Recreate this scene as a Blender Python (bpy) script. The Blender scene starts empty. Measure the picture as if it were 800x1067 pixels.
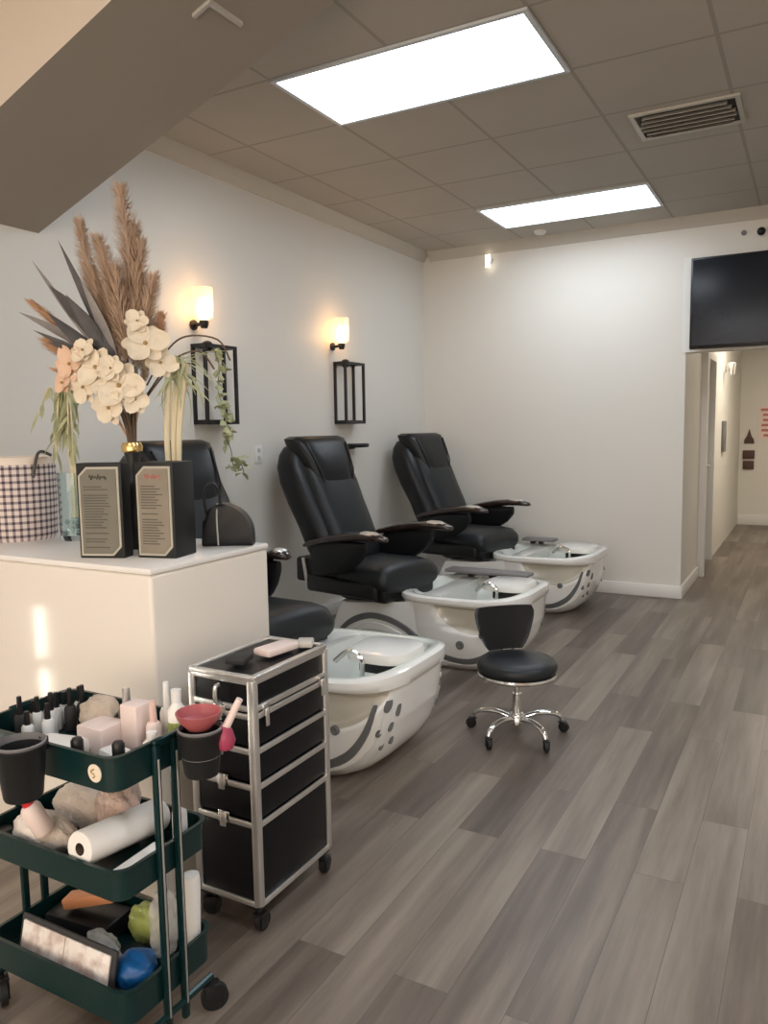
import bpy, bmesh, math, random
from mathutils import Vector, Matrix, Euler
random.seed(7)
C = bpy.context.scene.collection
PI = math.pi
sin, cos = math.sin, math.cos

# ------------------------------------------------------------------ materials
def mat(name, col, rough=.5, metal=0., bump=None, coat=0., trans=0., emit=None, estr=0., noise=None, alpha=1., sheen=0., spec=.5, ior=1.45):
    m = bpy.data.materials.new(name); m.use_nodes = True
    n = m.node_tree.nodes; l = m.node_tree.links; b = n['Principled BSDF']
    b.inputs['Base Color'].default_value = (*col, 1); b.inputs['Roughness'].default_value = rough
    b.inputs['Metallic'].default_value = metal; b.inputs['Coat Weight'].default_value = coat
    b.inputs['Transmission Weight'].default_value = trans; b.inputs['Alpha'].default_value = alpha
    b.inputs['Sheen Weight'].default_value = sheen; b.inputs['Specular IOR Level'].default_value = spec
    b.inputs['IOR'].default_value = ior
    if emit: b.inputs['Emission Color'].default_value = (*emit, 1); b.inputs['Emission Strength'].default_value = estr
    tc = n.new('ShaderNodeTexCoord')
    if noise:   # (scale, amount)
        t = n.new('ShaderNodeTexNoise'); t.inputs['Scale'].default_value = noise[0]; t.inputs['Detail'].default_value = 4
        l.new(tc.outputs['Object'], t.inputs['Vector'])
        mx = n.new('ShaderNodeMix'); mx.data_type = 'RGBA'
        k = noise[1]
        mx.inputs[6].default_value = (*[c*(1-k) for c in col], 1); mx.inputs[7].default_value = (*[min(1, c*(1+k)) for c in col], 1)
        l.new(t.outputs['Fac'], mx.inputs[0]); l.new(mx.outputs[2], b.inputs['Base Color'])
    if bump:    # (scale, strength, distance)
        t = n.new('ShaderNodeTexNoise'); t.inputs['Scale'].default_value = bump[0]; t.inputs['Detail'].default_value = 3
        l.new(tc.outputs['Object'], t.inputs['Vector'])
        bp = n.new('ShaderNodeBump'); bp.inputs['Strength'].default_value = bump[1]; bp.inputs['Distance'].default_value = bump[2]
        l.new(t.outputs['Fac'], bp.inputs['Height']); l.new(bp.outputs['Normal'], b.inputs['Normal'])
    return m

M = {}
M['wall'] = mat('wall_paint', (.75, .73, .68), .55, bump=(90, .15, .004), noise=(1.2, .02))
M['wall_smooth'] = mat('wall_paint_hall', (.74, .72, .67), .5, noise=(2, .02))
M['cream'] = mat('cream_paint', (.84, .74, .64), .5, noise=(1.5, .02))
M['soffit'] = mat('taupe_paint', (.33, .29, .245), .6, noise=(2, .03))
M['trim'] = mat('trim_white', (.80, .79, .76), .35)
M['crown'] = mat('crown_paint', (.56, .53, .47), .45)
M['gloss_white'] = mat('counter_white', (.82, .76, .68), .13, spec=.55)
M['top_white'] = mat('counter_top_white', (.86, .83, .79), .25)
M['shell'] = mat('white_shell', (.86, .86, .83), .16, coat=.5, noise=(4, .02))
M['shell_cream'] = mat('cream_shell', (.58, .56, .46), .3, noise=(8, .05))
M['shell_grey'] = mat('grey_band', (.15, .155, .155), .25)
M['bowl'] = mat('bowl_white', (.74, .78, .73), .12, coat=.5)
M['leather'] = mat('black_leather', (.009, .010, .012), .36, bump=(260, .25, .0015), spec=.4)
M['leather2'] = mat('charcoal_leather', (.015, .018, .021), .40, bump=(200, .25, .0015), spec=.42)
M['black'] = mat('black_plastic', (.012, .012, .013), .35)
M['black_matte'] = mat('black_matte', (.010, .011, .012), .55, bump=(300, .2, .001))
M['brownwood'] = mat('dark_arm', (.030, .018, .015), .2, coat=.6)
M['padgrey'] = mat('grey_pad', (.20, .19, .19), .5)
M['chrome'] = mat('chrome', (.80, .80, .79), .14, 1.)
M['alu'] = mat('aluminium', (.78, .77, .75), .32, .85)
M['casepanel'] = mat('case_panel', (.006, .006, .008), .34, spec=.3, bump=(500, .4, .001), noise=(60, .5))
M['green'] = mat('dark_green_metal', (.002, .022, .022), .34, coat=.2)
M['green2'] = mat('green_post_gloss', (.006, .030, .032), .22, .3)
M['white_p'] = mat('white_plastic', (.80, .80, .78), .35)
M['paper'] = mat('paper_white', (.86, .83, .78), .8, bump=(40, .3, .004))
M['towel'] = mat('towel_white', (.80, .72, .65), .95, bump=(60, .8, .01), sheen=.3)
M['cloth'] = mat('beige_cloth', (.50, .42, .34), .9, bump=(50, .8, .01), noise=(25, .25))
M['pink'] = mat('pink_plastic', (.78, .55, .50), .4)
M['palepink'] = mat('pale_pink', (.82, .68, .63), .5)
M['magenta'] = mat('magenta_plastic', (.36, .05, .10), .3)
M['red'] = mat('red_plastic', (.60, .03, .04), .35)
M['rosered'] = mat('rose_bowl', (.45, .12, .13), .3)
M['orange'] = mat('orange_wood', (.62, .27, .13), .5)
M['blue'] = mat('blue_pack', (.008, .08, .24), .35, noise=(20, .4))
M['lime'] = mat('lime_pack', (.35, .42, .12), .4, noise=(20, .3))
M['clearbag'] = mat('clear_bag', (.75, .74, .70), .25, alpha=.45, bump=(22, 1., .02))
M['pinkbag'] = mat('pinkish_bag', (.55, .42, .37), .3, bump=(30, 1., .02), noise=(30, .35))
M['gold'] = mat('gold_metal', (.75, .53, .22), .25, 1.)
M['goldpanel'] = mat('gold_card', (.17, .16, .125), .45, noise=(14, .25))
M['goldpanel2'] = mat('gold_card_warm', (.25, .215, .165), .45, noise=(14, .25))
M['cardedge'] = mat('card_border', (.46, .44, .36), .4)
M['ink'] = mat('ink_grey', (.09, .085, .07), .6)
M['redink'] = mat('ink_red', (.55, .20, .17), .6)
M['screen'] = mat('tv_screen', (.008, .011, .018), .16, noise=(1.5, .3))
M['bezel'] = mat('tv_bezel', (.008, .008, .009), .3)
M['plaque'] = mat('dark_plaque', (.09, .045, .035), .5)
M['vent'] = mat('vent_metal', (.52, .50, .45), .4)
M['ventdark'] = mat('vent_dark', (.03, .03, .03), .7)
M['glass'] = mat('clear_glass', (.80, .90, .90), .04, trans=1., ior=1.45)
M['bluegrey'] = mat('glass_marble', (.40, .52, .55), .2)
M['pampas'] = mat('pampas_plume', (.64, .47, .34), .95, noise=(20, .2))
M['pampas2'] = mat('orange_plume', (.66, .40, .24), .95, noise=(20, .2))
M['greyleaf'] = mat('grey_leaf', (.085, .08, .08), .55, noise=(20, .45))
M['greyleaf2'] = mat('pale_grey_leaf', (.26, .24, .23), .6, noise=(20, .4))
M['petal'] = mat('cream_petal', (.84, .74, .58), .6, noise=(30, .08))
M['petal2'] = mat('peach_petal', (.80, .56, .40), .6, noise=(30, .1))
M['centre'] = mat('flower_centre', (.42, .29, .12), .7)
M['stem'] = mat('brown_stem', (.13, .09, .06), .7)
M['stalk'] = mat('cream_stalk', (.74, .66, .46), .6)
M['greenleaf'] = mat('green_leaf', (.22, .30, .13), .55, noise=(30, .3))
M['paleleaf'] = mat('pale_green_leaf', (.48, .50, .30), .6, noise=(30, .25))
M['tube'] = mat('light_diffuser', (.9, .95, 1), .4, emit=(.82, .91, 1.0), estr=8.5)
M['tube2'] = mat('light_diffuser_strong', (.9, .95, 1), .4, emit=(.88, .93, 1.0), estr=14.)  # stronger glow for the unseen panels added as fill
M['tube_frame'] = mat('light_frame', (.62, .66, .70), .4)
M['bulb'] = mat('warm_glass', (1, .85, .6), .4, emit=(1., .58, .24), estr=9.)
M['bulbglass'] = mat('amber_glass_shade', (1., .80, .55), .15, alpha=.35, emit=(1., .52, .2), estr=1.6)
M['spot'] = mat('spot_lens', (1, 1, .9), .4, emit=(1., .88, .68), estr=4.)
M['daylight'] = mat('daylight_pane', (1, 1, 1), .4, emit=(1., .97, .88), estr=30.)  # glow of the slit added for the counter streak

def gingham():
    m = mat('gingham_fabric', (.7, .6, .55), .85); n = m.node_tree.nodes; l = m.node_tree.links; b = n['Principled BSDF']
    tc = n.new('ShaderNodeTexCoord'); sp = n.new('ShaderNodeSeparateXYZ'); l.new(tc.outputs['UV'], sp.inputs[0])
    outs = []
    for i in (0, 1):
        a = n.new('ShaderNodeMath'); a.operation = 'FRACT'; l.new(sp.outputs[i], a.inputs[0])
        g = n.new('ShaderNodeMath'); g.operation = 'GREATER_THAN'; g.inputs[1].default_value = .60; l.new(a.outputs[0], g.inputs[0]); outs.append(g)
    s = n.new('ShaderNodeMath'); s.operation = 'ADD'; l.new(outs[0].outputs[0], s.inputs[0]); l.new(outs[1].outputs[0], s.inputs[1])
    h = n.new('ShaderNodeMath'); h.operation = 'MULTIPLY'; h.inputs[1].default_value = .5; l.new(s.outputs[0], h.inputs[0])
    r = n.new('ShaderNodeValToRGB'); r.color_ramp.elements[0].color = (.78, .68, .63, 1); r.color_ramp.elements[1].color = (.07, .055, .07, 1)
    e = r.color_ramp.elements.new(.5); e.color = (.34, .28, .28, 1)
    l.new(h.outputs[0], r.inputs[0]); l.new(r.outputs[0], b.inputs['Base Color']); return m
M['gingham'] = gingham()

def floor_mat():
    m = mat('wood_plank_floor', (.2, .18, .16), .32); n = m.node_tree.nodes; l = m.node_tree.links; b = n['Principled BSDF']
    tc = n.new('ShaderNodeTexCoord')
    mp = n.new('ShaderNodeMapping'); mp.inputs['Rotation'].default_value = (0, 0, PI/2); l.new(tc.outputs['Object'], mp.inputs[0])
    br = n.new('ShaderNodeTexBrick'); l.new(mp.outputs[0], br.inputs['Vector'])
    br.offset = .37; br.offset_frequency = 2; br.squash = 1
    br.inputs['Color1'].default_value = (0, 0, 0, 1); br.inputs['Color2'].default_value = (1, 1, 1, 1); br.inputs['Mortar'].default_value = (.5, .5, .5, 1)
    br.inputs['Scale'].default_value = 1; br.inputs['Mortar Size'].default_value = .0008; br.inputs['Mortar Smooth'].default_value = .1
    br.inputs['Brick Width'].default_value = 1.22; br.inputs['Row Height'].default_value = .152
    # grain, shifted per plank
    ad = n.new('ShaderNodeVectorMath'); ad.operation = 'MULTIPLY_ADD'; ad.inputs[1].default_value = (13, 7, 3)
    l.new(br.outputs['Color'], ad.inputs[0]); l.new(tc.outputs['Object'], ad.inputs[2])
    g = n.new('ShaderNodeMapping'); g.inputs['Scale'].default_value = (16, 1.1, 1); l.new(ad.outputs[0], g.inputs[0])
    nz = n.new('ShaderNodeTexNoise'); nz.inputs['Scale'].default_value = 1; nz.inputs['Detail'].default_value = 5; nz.inputs['Roughness'].default_value = .62; l.new(g.outputs[0], nz.inputs[0])
    g2 = n.new('ShaderNodeMapping'); g2.inputs['Scale'].default_value = (5, .55, 1); l.new(ad.outputs[0], g2.inputs[0])
    n2 = n.new('ShaderNodeTexNoise'); n2.inputs['Scale'].default_value = 1; n2.inputs['Detail'].default_value = 2; l.new(g2.outputs[0], n2.inputs[0])
    def mul(a, k, c=None):
        x = n.new('ShaderNodeMath'); x.operation = 'MULTIPLY_ADD'; l.new(a, x.inputs[0]); x.inputs[1].default_value = k
        if c is None: x.inputs[2].default_value = 0
        else: l.new(c, x.inputs[2])
        return x.outputs[0]
    sp = n.new('ShaderNodeSeparateColor'); l.new(br.outputs['Color'], sp.inputs[0])
    f = mul(sp.outputs[0], .22); f = mul(nz.outputs['Fac'], .68, f); f = mul(n2.outputs['Fac'], .46, f)
    r = n.new('ShaderNodeValToRGB'); el = r.color_ramp.elements
    el[0].position = .34; el[0].color = (.050, .038, .031, 1); el[1].position = .98; el[1].color = (.31, .265, .218, 1)
    e = el.new(.62); e.color = (.140, .113, .093, 1)
    l.new(f, r.inputs[0])
    mx = n.new('ShaderNodeMix'); mx.data_type = 'RGBA'; l.new(br.outputs['Fac'], mx.inputs[0]); l.new(r.outputs[0], mx.inputs[6]); mx.inputs[7].default_value = (.08, .065, .055, 1)
    l.new(mx.outputs[2], b.inputs['Base Color'])
    rr = n.new('ShaderNodeMapRange'); l.new(nz.outputs['Fac'], rr.inputs[0]); rr.inputs[3].default_value = .28; rr.inputs[4].default_value = .48; l.new(rr.outputs[0], b.inputs['Roughness'])
    bp = n.new('ShaderNodeBump'); bp.inputs['Strength'].default_value = .15; bp.inputs['Distance'].default_value = .002; l.new(nz.outputs['Fac'], bp.inputs['Height']); l.new(bp.outputs[0], b.inputs['Normal'])
    return m
M['floor'] = floor_mat()

def ceil_mat():
    m = mat('ceiling_tiles', (.6, .55, .5), .8); n = m.node_tree.nodes; l = m.node_tree.links; b = n['Principled BSDF']
    tc = n.new('ShaderNodeTexCoord'); sp = n.new('ShaderNodeSeparateXYZ'); l.new(tc.outputs['Object'], sp.inputs[0])
    masks = []
    for i, off, per in ((0, 1.02, .61), (1, -3.05, .61)):
        a = n.new('ShaderNodeMath'); a.operation = 'ADD'; a.inputs[1].default_value = off + per*40; l.new(sp.outputs[i], a.inputs[0])
        d = n.new('ShaderNodeMath'); d.operation = 'DIVIDE'; d.inputs[1].default_value = per; l.new(a.outputs[0], d.inputs[0])
        f = n.new('ShaderNodeMath'); f.operation = 'FRACT'; l.new(d.outputs[0], f.inputs[0])
        s = n.new('ShaderNodeMath'); s.operation = 'SUBTRACT'; s.inputs[1].default_value = .5; l.new(f.outputs[0], s.inputs[0])
        ab = n.new('ShaderNodeMath'); ab.operation = 'ABSOLUTE'; l.new(s.outputs[0], ab.inputs[0])
        g = n.new('ShaderNodeMath'); g.operation = 'GREATER_THAN'; g.inputs[1].default_value = .485; l.new(ab.outputs[0], g.inputs[0]); masks.append(g)
    mx = n.new('ShaderNodeMath'); mx.operation = 'MAXIMUM'; l.new(masks[0].outputs[0], mx.inputs[0]); l.new(masks[1].outputs[0], mx.inputs[1])
    nz = n.new('ShaderNodeTexNoise'); nz.inputs['Scale'].default_value = 1.3; l.new(tc.outputs['Object'], nz.inputs[0])
    base = n.new('ShaderNodeMix'); base.data_type = 'RGBA'; l.new(nz.outputs['Fac'], base.inputs[0]); base.inputs[6].default_value = (.42, .385, .335, 1); base.inputs[7].default_value = (.50, .465, .41, 1)
    c = n.new('ShaderNodeMix'); c.data_type = 'RGBA'; l.new(mx.outputs[0], c.inputs[0]); l.new(base.outputs[2], c.inputs[6]); c.inputs[7].default_value = (.35, .318, .272, 1)
    l.new(c.outputs[2], b.inputs['Base Color'])
    bp = n.new('ShaderNodeBump'); bp.inputs['Strength'].default_value = .5; bp.inputs['Distance'].default_value = .006; bp.invert = True
    l.new(mx.outputs[0], bp.inputs['Height']); l.new(bp.outputs[0], b.inputs['Normal'])
    return m
M['ceiling'] = ceil_mat()

def magazine_mat():
    m = mat('printed_pages', (.75, .66, .6), .4); n = m.node_tree.nodes; l = m.node_tree.links; b = n['Principled BSDF']
    tc = n.new('ShaderNodeTexCoord'); nz = n.new('ShaderNodeTexNoise'); nz.inputs['Scale'].default_value = 26; nz.inputs['Detail'].default_value = 3
    l.new(tc.outputs['Object'], nz.inputs[0]); r = n.new('ShaderNodeValToRGB')
    r.color_ramp.elements[0].position = .36; r.color_ramp.elements[0].color = (.50, .38, .34, 1); r.color_ramp.elements[1].position = .6; r.color_ramp.elements[1].color = (.80, .75, .70, 1)
    l.new(nz.outputs['Fac'], r.inputs[0]); l.new(r.outputs[0], b.inputs['Base Color']); return m
M['pages'] = magazine_mat()

# ------------------------------------------------------------------ mesh builder
class MB:
    def __init__(s): s.bm = bmesh.new(); s.uv = None
    def box(s, c, d, bev=0., rot=None, mi=0, seg=2):
        r = bmesh.ops.create_cube(s.bm, size=1); vs = r['verts']
        for v in vs: v.co = Vector((v.co.x*d[0], v.co.y*d[1], v.co.z*d[2]))
        fs = set(f for v in vs for f in v.link_faces)
        if bev > 0:
            es = list(set(e for v in vs for e in v.link_edges))
            rr = bmesh.ops.bevel(s.bm, geom=es, offset=bev, segments=seg, affect='EDGES', profile=.5)
            vs = list(set(rr['verts']) | set(v for v in vs if v.is_valid)); fs = set(f for v in vs for f in v.link_faces)
        mt = Matrix.Translation(c) @ (Euler(rot).to_matrix().to_4x4() if rot else Matrix())
        for v in vs: v.co = mt @ v.co
        for f in fs: f.material_index = mi
        return s
    def span(s, a, b, bev=0., mi=0):
        return s.box([(a[i]+b[i])/2 for i in range(3)], [abs(b[i]-a[i]) for i in range(3)], bev, mi=mi)
    def rings(s, rings, cap=(True, True), closed=True, mi=0):
        vr = [[s.bm.verts.new(p) for p in r] for r in rings]; fs = []
        n = len(rings[0])
        for a, b in zip(vr, vr[1:]):
            for i in range(n if closed else n-1):
                j = (i+1) % n
                try: f = s.bm.faces.new((a[i], a[j], b[j], b[i])); f.material_index = mi; fs.append(f)
                except ValueError: pass
        if cap[0]: f = s.bm.faces.new(list(reversed(vr[0]))); f.material_index = mi; fs.append(f)
        if cap[1]: f = s.bm.faces.new(vr[-1]); f.material_index = mi; fs.append(f)
        return fs
    def tube(s, pts, r, n=10, cap=True, mi=0, flat=1.):
        pts = [Vector(p) for p in pts]; rings = []; up = None
        for i, p in enumerate(pts):
            t = (pts[min(i+1, len(pts)-1)] - pts[max(i-1, 0)]).normalized()
            if up is None:
                up = Vector((0, 0, 1)) if abs(t.z) < .9 else Vector((1, 0, 0))
            x = t.cross(up).normalized(); y = x.cross(t).normalized(); up = y
            rr = r[i] if isinstance(r, (list, tuple)) else r
            rings.append([p + x*(cos(2*PI*k/n)*rr) + y*(sin(2*PI*k/n)*rr*flat) for k in range(n)])
        s.rings(rings, (cap, cap), mi=mi); return s
    def lathe(s, prof, c=(0, 0, 0), n=24, axis='z', mi=0, cap=(True, True), sx=1., sy=1.):
        rings = []
        for r, z in prof:
            rg = []
            for k in range(n):
                a = 2*PI*k/n; x, y = r*cos(a)*sx, r*sin(a)*sy
                p = (x, y, z) if axis == 'z' else ((z, x, y) if axis == 'x' else (x, z, y))
                rg.append(Vector(c)+Vector(p))
            rings.append(rg)
        s.rings(rings, cap, mi=mi); return s
    def prism(s, poly, h0, h1, axis='y', bev=0., mi=0, seg=2):
        def P(u, v, h): return {'y': (u, h, v), 'z': (u, v, h), 'x': (h, u, v)}[axis]
        a = [s.bm.verts.new(P(u, v, h0)) for u, v in poly]; b = [s.bm.verts.new(P(u, v, h1)) for u, v in poly]
        fs = [s.bm.faces.new(a), s.bm.faces.new(list(reversed(b)))]
        n = len(poly)
        for i in range(n): fs.append(s.bm.faces.new((a[(i+1) % n], a[i], b[i], b[(i+1) % n])))
        for f in fs: f.material_index = mi
        if bev:
            es = [e for f in fs[:2] for e in f.edges]
            bmesh.ops.bevel(s.bm, geom=es, offset=bev, segments=seg, affect='EDGES', profile=.5)
        return s
    def build(s, name, m, parent=None, smooth=40, xf=None, normals=True, col=None):
        if xf is not None: bmesh.ops.transform(s.bm, matrix=xf, verts=s.bm.verts)
        if normals: bmesh.ops.recalc_face_normals(s.bm, faces=s.bm.faces)
        for f in s.bm.faces: f.smooth = True
        lim = math.radians(smooth)
        for e in s.bm.edges:
            if len(e.link_faces) == 2:
                try:
                    if e.calc_face_angle() > lim: e.smooth = False
                except ValueError: pass
        me = bpy.data.meshes.new(name); s.bm.to_mesh(me); s.bm.free()
        for x in (m if isinstance(m, (list, tuple)) else [m]): me.materials.append(x)
        o = bpy.data.objects.new(name, me); C.objects.link(o)
        if parent is not None: o.parent = parent
        return o

def thing(name, label, cat, loc=(0, 0, 0), rz=0, group=None):
    o = bpy.data.objects.new(name, None); C.objects.link(o); o.location = loc; o.rotation_euler = (0, 0, rz)
    o.empty_display_size = .05
    return tag(o, label, cat, group)
def tag(o, label, cat, group=None):
    o['label'] = label; o['category'] = cat
    if group: o['group'] = group
    return o
def struct(mb, name, m, parent=None, **k):
    o = mb.build(name, m, parent, **k)
    if parent is None: o['kind'] = 'structure'
    return o
def smoothpath(pts, n=6):
    pts = [Vector(p) for p in pts]; out = []
    P = [pts[0]] + pts + [pts[-1]]
    for i in range(1, len(P)-2):
        a, b, c, d = P[i-1:i+3]
        for k in range(n):
            t = k/n
            out.append(.5*((2*b)+(c-a)*t+(2*a-5*b+4*c-d)*t*t+(-a+3*b-3*c+d)*t**3))
    out.append(pts[-1]); return out
def place(root, dz=0): return root

# ------------------------------------------------------------------ room
XW, YF, ZC = -3.21, 6.66, 3.016
XR, YB, YH = 3.0, -2.6, 12.0
HX0, HX1, HZ = -.915, .75, 1.985
struct(MB().span((XW-.15, YB-.1, -.1), (XR+.1, YH+.1, 0)), 'floor', M['floor'])
struct(MB().span((XW-.15, YB-.1, ZC), (XR+.1, YF+.12, ZC+.1)), 'ceiling', M['ceiling'])
struct(MB().span((HX0-.12, YF+.12, 2.6), (HX1+.12, YH+.1, 2.7)), 'ceiling_hall', M['wall_smooth'])
# left wall; narrow glowing slit added to put a streak on the counter
lw = MB()
sy0, sy1, sz0, sz1 = .575, .655, .05, .76
lw.span((XW-.12, YB, 0), (XW, sy0, ZC)); lw.span((XW-.12, sy1, 0), (XW, YF+.12, ZC))
lw.span((XW-.12, sy0, 0), (XW, sy1, sz0)); lw.span((XW-.12, sy0, sz1), (XW, sy1, ZC))
struct(lw, 'wall_left', M['wall'])
w = struct(MB().span((XW-.06, sy0, sz0), (XW-.05, sy1, sz1)), 'window_3', M['daylight'])  # unseen glowing pane, added so the glossy counter reflects a bright streak
struct(MB().span((XW-.05, sy0, .35), (XW-.005, sy1, .42)), 'window_bar', M['trim'], w)  # added bar that breaks the reflected streak in two
struct(MB().span((XW-.12, YF, 0), (HX0, YF+.12, ZC)), 'wall_far', M['wall'])
struct(MB().span((HX0, YF, HZ), (HX1, YF+.12, ZC)).span((HX1, YF, 0), (XR+.1, YF+.12, ZC)), 'wall_header', M['wall'])
struct(MB().span((XR, YB, 0), (XR+.1, YF+.12, ZC)), 'wall_right', M['wall'])
# storefront wall behind the camera, two big panes and a door
bw = MB()
bw.span((XW-.12, YB-.1, 0), (-2.7, YB, ZC)).span((2.6, YB-.1, 0), (XR, YB, ZC)).span((-2.7, YB-.1, 2.5), (2.6, YB, ZC)).span((-2.7, YB-.1, 0), (2.6, YB, .4)).span((-.1, YB-.1, .4), (.1, YB, 2.5))
struct(bw, 'wall_back', M['wall'])
for k, (a, b) in enumerate(((-2.7, -.1), (.1, 2.6))):
    f = MB()
    for z in (.40, 2.46): f.span((a, YB-.08, z), (b, YB-.03, z+.04))
    for x in (a, (a+b)/2-.02, b-.04): f.span((x, YB-.08, .44), (x+.04, YB-.03, 2.46))
    struct(f, 'window_%d' % (k+1), M['trim'])
# crown and baseboards
def crown(name, poly, h0, h1, axis):
    struct(MB().prism(poly, h0, h1, axis), name, M['crown'])
crown('trim_1', [(XW, ZC), (XW+.075, ZC), (XW+.07, ZC-.012), (XW+.03, ZC-.045), (XW+.012, ZC-.075), (XW, ZC-.078)], 2.53, YF, 'y')
crown('trim_2', [(YF, ZC), (YF-.075, ZC), (YF-.07, ZC-.012), (YF-.03, ZC-.045), (YF-.012, ZC-.075), (YF, ZC-.078)], XW+.07, XR, 'x')
def base(name, a, b): struct(MB().span(a, b, .004), name, M['trim'])
base('baseboard_far', (XW+.02, YF-.016, 0), (HX0, YF, .105)); base('baseboard_left', (XW, 2.3, 0), (XW+.016, YF-.016, .105))
base('baseboard_corner', (HX0, YF-.016, 0), (HX0+.016, 7.70, .105)); base('baseboard_hall', (HX0+.016, YH-.016, 0), (HX1, YH, .14))
# bulkhead: crosses the room from the left wall, underside rising to the ceiling
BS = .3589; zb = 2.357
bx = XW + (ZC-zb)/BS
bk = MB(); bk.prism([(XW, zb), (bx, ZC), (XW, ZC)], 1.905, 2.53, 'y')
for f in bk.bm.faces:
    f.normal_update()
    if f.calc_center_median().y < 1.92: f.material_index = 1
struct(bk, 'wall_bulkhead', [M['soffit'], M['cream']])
# hallway
struct(MB().span((HX0-.12, YF+.12, 0), (HX0, 7.78, 2.6)).span((HX0-.12, 8.72, 0), (HX0, YH, 2.6)).span((HX0-.12, 7.78, 2.05), (HX0, 8.72, 2.6)), 'wall_hall_left', M['wall_smooth'])
struct(MB().span((HX1, YF+.12, 0), (HX1+.12, YH, 2.6)), 'wall_hall_right', M['wall_smooth'])
struct(MB().span((HX0-.12, YH, 0), (HX1+.12, YH+.1, 2.6)), 'wall_hall_end', M['wall_smooth'])
d = MB().span((HX0-.12, 7.70, 0), (HX0+.055, 7.80, 2.11), .004).span((HX0-.12, 8.70, 0), (HX0+.02, 8.78, 2.11), .004).span((HX0-.12, 7.8, 2.04), (HX0+.02, 8.70, 2.11), .004)
struct(d, 'trim_3', M['trim'])
d = struct(MB().span((HX0-.09, 7.80, .01), (HX0-.05, 8.70, 2.04)), 'door_1', M['shell_grey'])
struct(MB().span((HX0-.05, 7.95, .35), (HX0-.044, 8.2, 1.9)).span((HX0-.05, 8.35, .2), (HX0-.044, 8.6, 1.2)), 'door_panel', M['trim'], d)
struct(MB().tube([(HX0-.05, 8.62, 1.0), (HX0-.0, 8.62, 1.0), (HX0+.0, 8.52, 1.0)], .01), 'door_handle', M['chrome'], d)
# corner bead of the opening
struct(MB().span((HX0-.03, YF-.006, HZ), (HX0+.035, YF, 2.72)), 'trim_4', M['trim'])

# ------------------------------------------------------------------ ceiling lights
def ceiling_light(x0, x1, y0, y1, label, mt='tube'):
    cx, cy = (x0+x1)/2, (y0+y1)/2
    t = thing('ceiling_light', label, 'ceiling light', (cx, cy, ZC), 0, 'ceiling panel lights')
    a, b = (x1-x0)/2, (y1-y0)/2
    f = MB(); e = .022
    f.span((-a, -b, -.012), (a, -b+e, 0)).span((-a, b-e, -.012), (a, b, 0)).span((-a, -b+e, -.012), (-a+e, b-e, 0)).span((a-e, -b+e, -.012), (a, b-e, 0))
    f.build('frame', M['tube_frame'], t)
    MB().span((-a+e, -b+e, -.006), (a-e, b-e, -.001)).build('diffuser', M[mt], t)
ceiling_light(-2.24, -1.02, 3.05, 3.66, 'large bright panel light in the ceiling, the nearer of the two')
ceiling_light(-2.24, -1.02, 5.55, 6.16, 'bright panel light in the ceiling close to the far wall')
ceiling_light(.20, 1.42, 3.05, 3.66, 'panel light in the ceiling on the right side of the room', 'tube2')  # this and the next two: unseen panels added for fill light
ceiling_light(.20, 1.42, .61, 1.22, 'panel light in the ceiling right of the camera', 'tube2')
ceiling_light(-1.63, -.41, -1.22, -.61, 'panel light in the ceiling behind the camera', 'tube2')

# air vent
t = thing('ceiling_vent', 'square metal air vent with slats set in the ceiling tiles', 'air vent', (-.64, 4.53, ZC))
f = MB(); a, b = .265, .20
for s in (-1, 1): f.box((0, s*(b-.012), -.006), (2*a, .024, .012)); f.box((s*(a-.012), 0, -.006), (.024, 2*b-.048, .012))
f.build('frame', M['vent'], t)
MB().box((0, 0, -.001), (2*a-.05, 2*b-.05, .002)).build('duct', M['ventdark'], t)
for k in range(6):
    MB().box((0, -b+.055+k*.058, -.014), (2*a-.05-.03*abs(k-2.5), .040, .003), rot=(.7, 0, 0)).build('slat', M['vent'], t)
# L angle strip, on the bulkhead underside
def sof(x, y, dz=.0): return Vector((x, y, zb+BS*(x-XW)-dz))
m = MB()
def bar(a, b, wv):
    a, b, wv = Vector(a), Vector(b), Vector(wv)
    m.rings([[a, a+wv, a+wv-Vector((0, 0, .012)), a-Vector((0, 0, .012))], [b, b+wv, b+wv-Vector((0, 0, .012)), b-Vector((0, 0, .012))]])
bar(sof(-1.895, 2.155), sof(-1.815, 2.155), (0, .014, 0)); bar(sof(-1.83, 2.165), sof(-1.83, 2.33), (.013, 0, .0047))
tag(m.build('angle_strip', M['vent']), 'small pale L-shaped strip on the sloped ceiling bulkhead', 'bracket')
# small things near the ceiling
t = thing('wall_spotlight', 'small glowing spotlight high on the far wall near the left corner', 'spotlight', (-2.56, YF, 2.88))
MB().lathe([(.03, 0), (.032, -.02), (.03, -.05)], axis='y', n=16).build('housing', M['white_p'], t)
MB().box((0, -.054, -.01), (.045, .01, .11), .004).build('lens', M['spot'], t)
tag(MB().lathe([(.001, ZC-.03), (.035, ZC-.028), (.05, ZC-.012), (.052, ZC)], (-2.03, 6.42, 0), 16).build('smoke_detector', M['white_p']), 'small white detector on the ceiling beside the far panel light', 'smoke detector')
t = thing('security_camera', 'black dome security camera on the wall above the television', 'security camera', (-.40, YF, 2.84))
MB().lathe([(.035, 0), (.037, -.02), (.03, -.03)], axis='y').build('mount', M['white_p'], t)
MB().lathe([(.03, -.03), (.03, -.045), (.02, -.06), (.004, -.066)], axis='y').build('dome', M['black'], t)
tag(MB().lathe([(.018, YF+.002), (.02, YF-.012), (.012, YF-.02), (.002, YF-.021)], (-.52, 0, 2.85), 12, 'y').build('motion_sensor', M['padgrey']), 'small grey sensor button left of the dome security camera', 'sensor')
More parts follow.
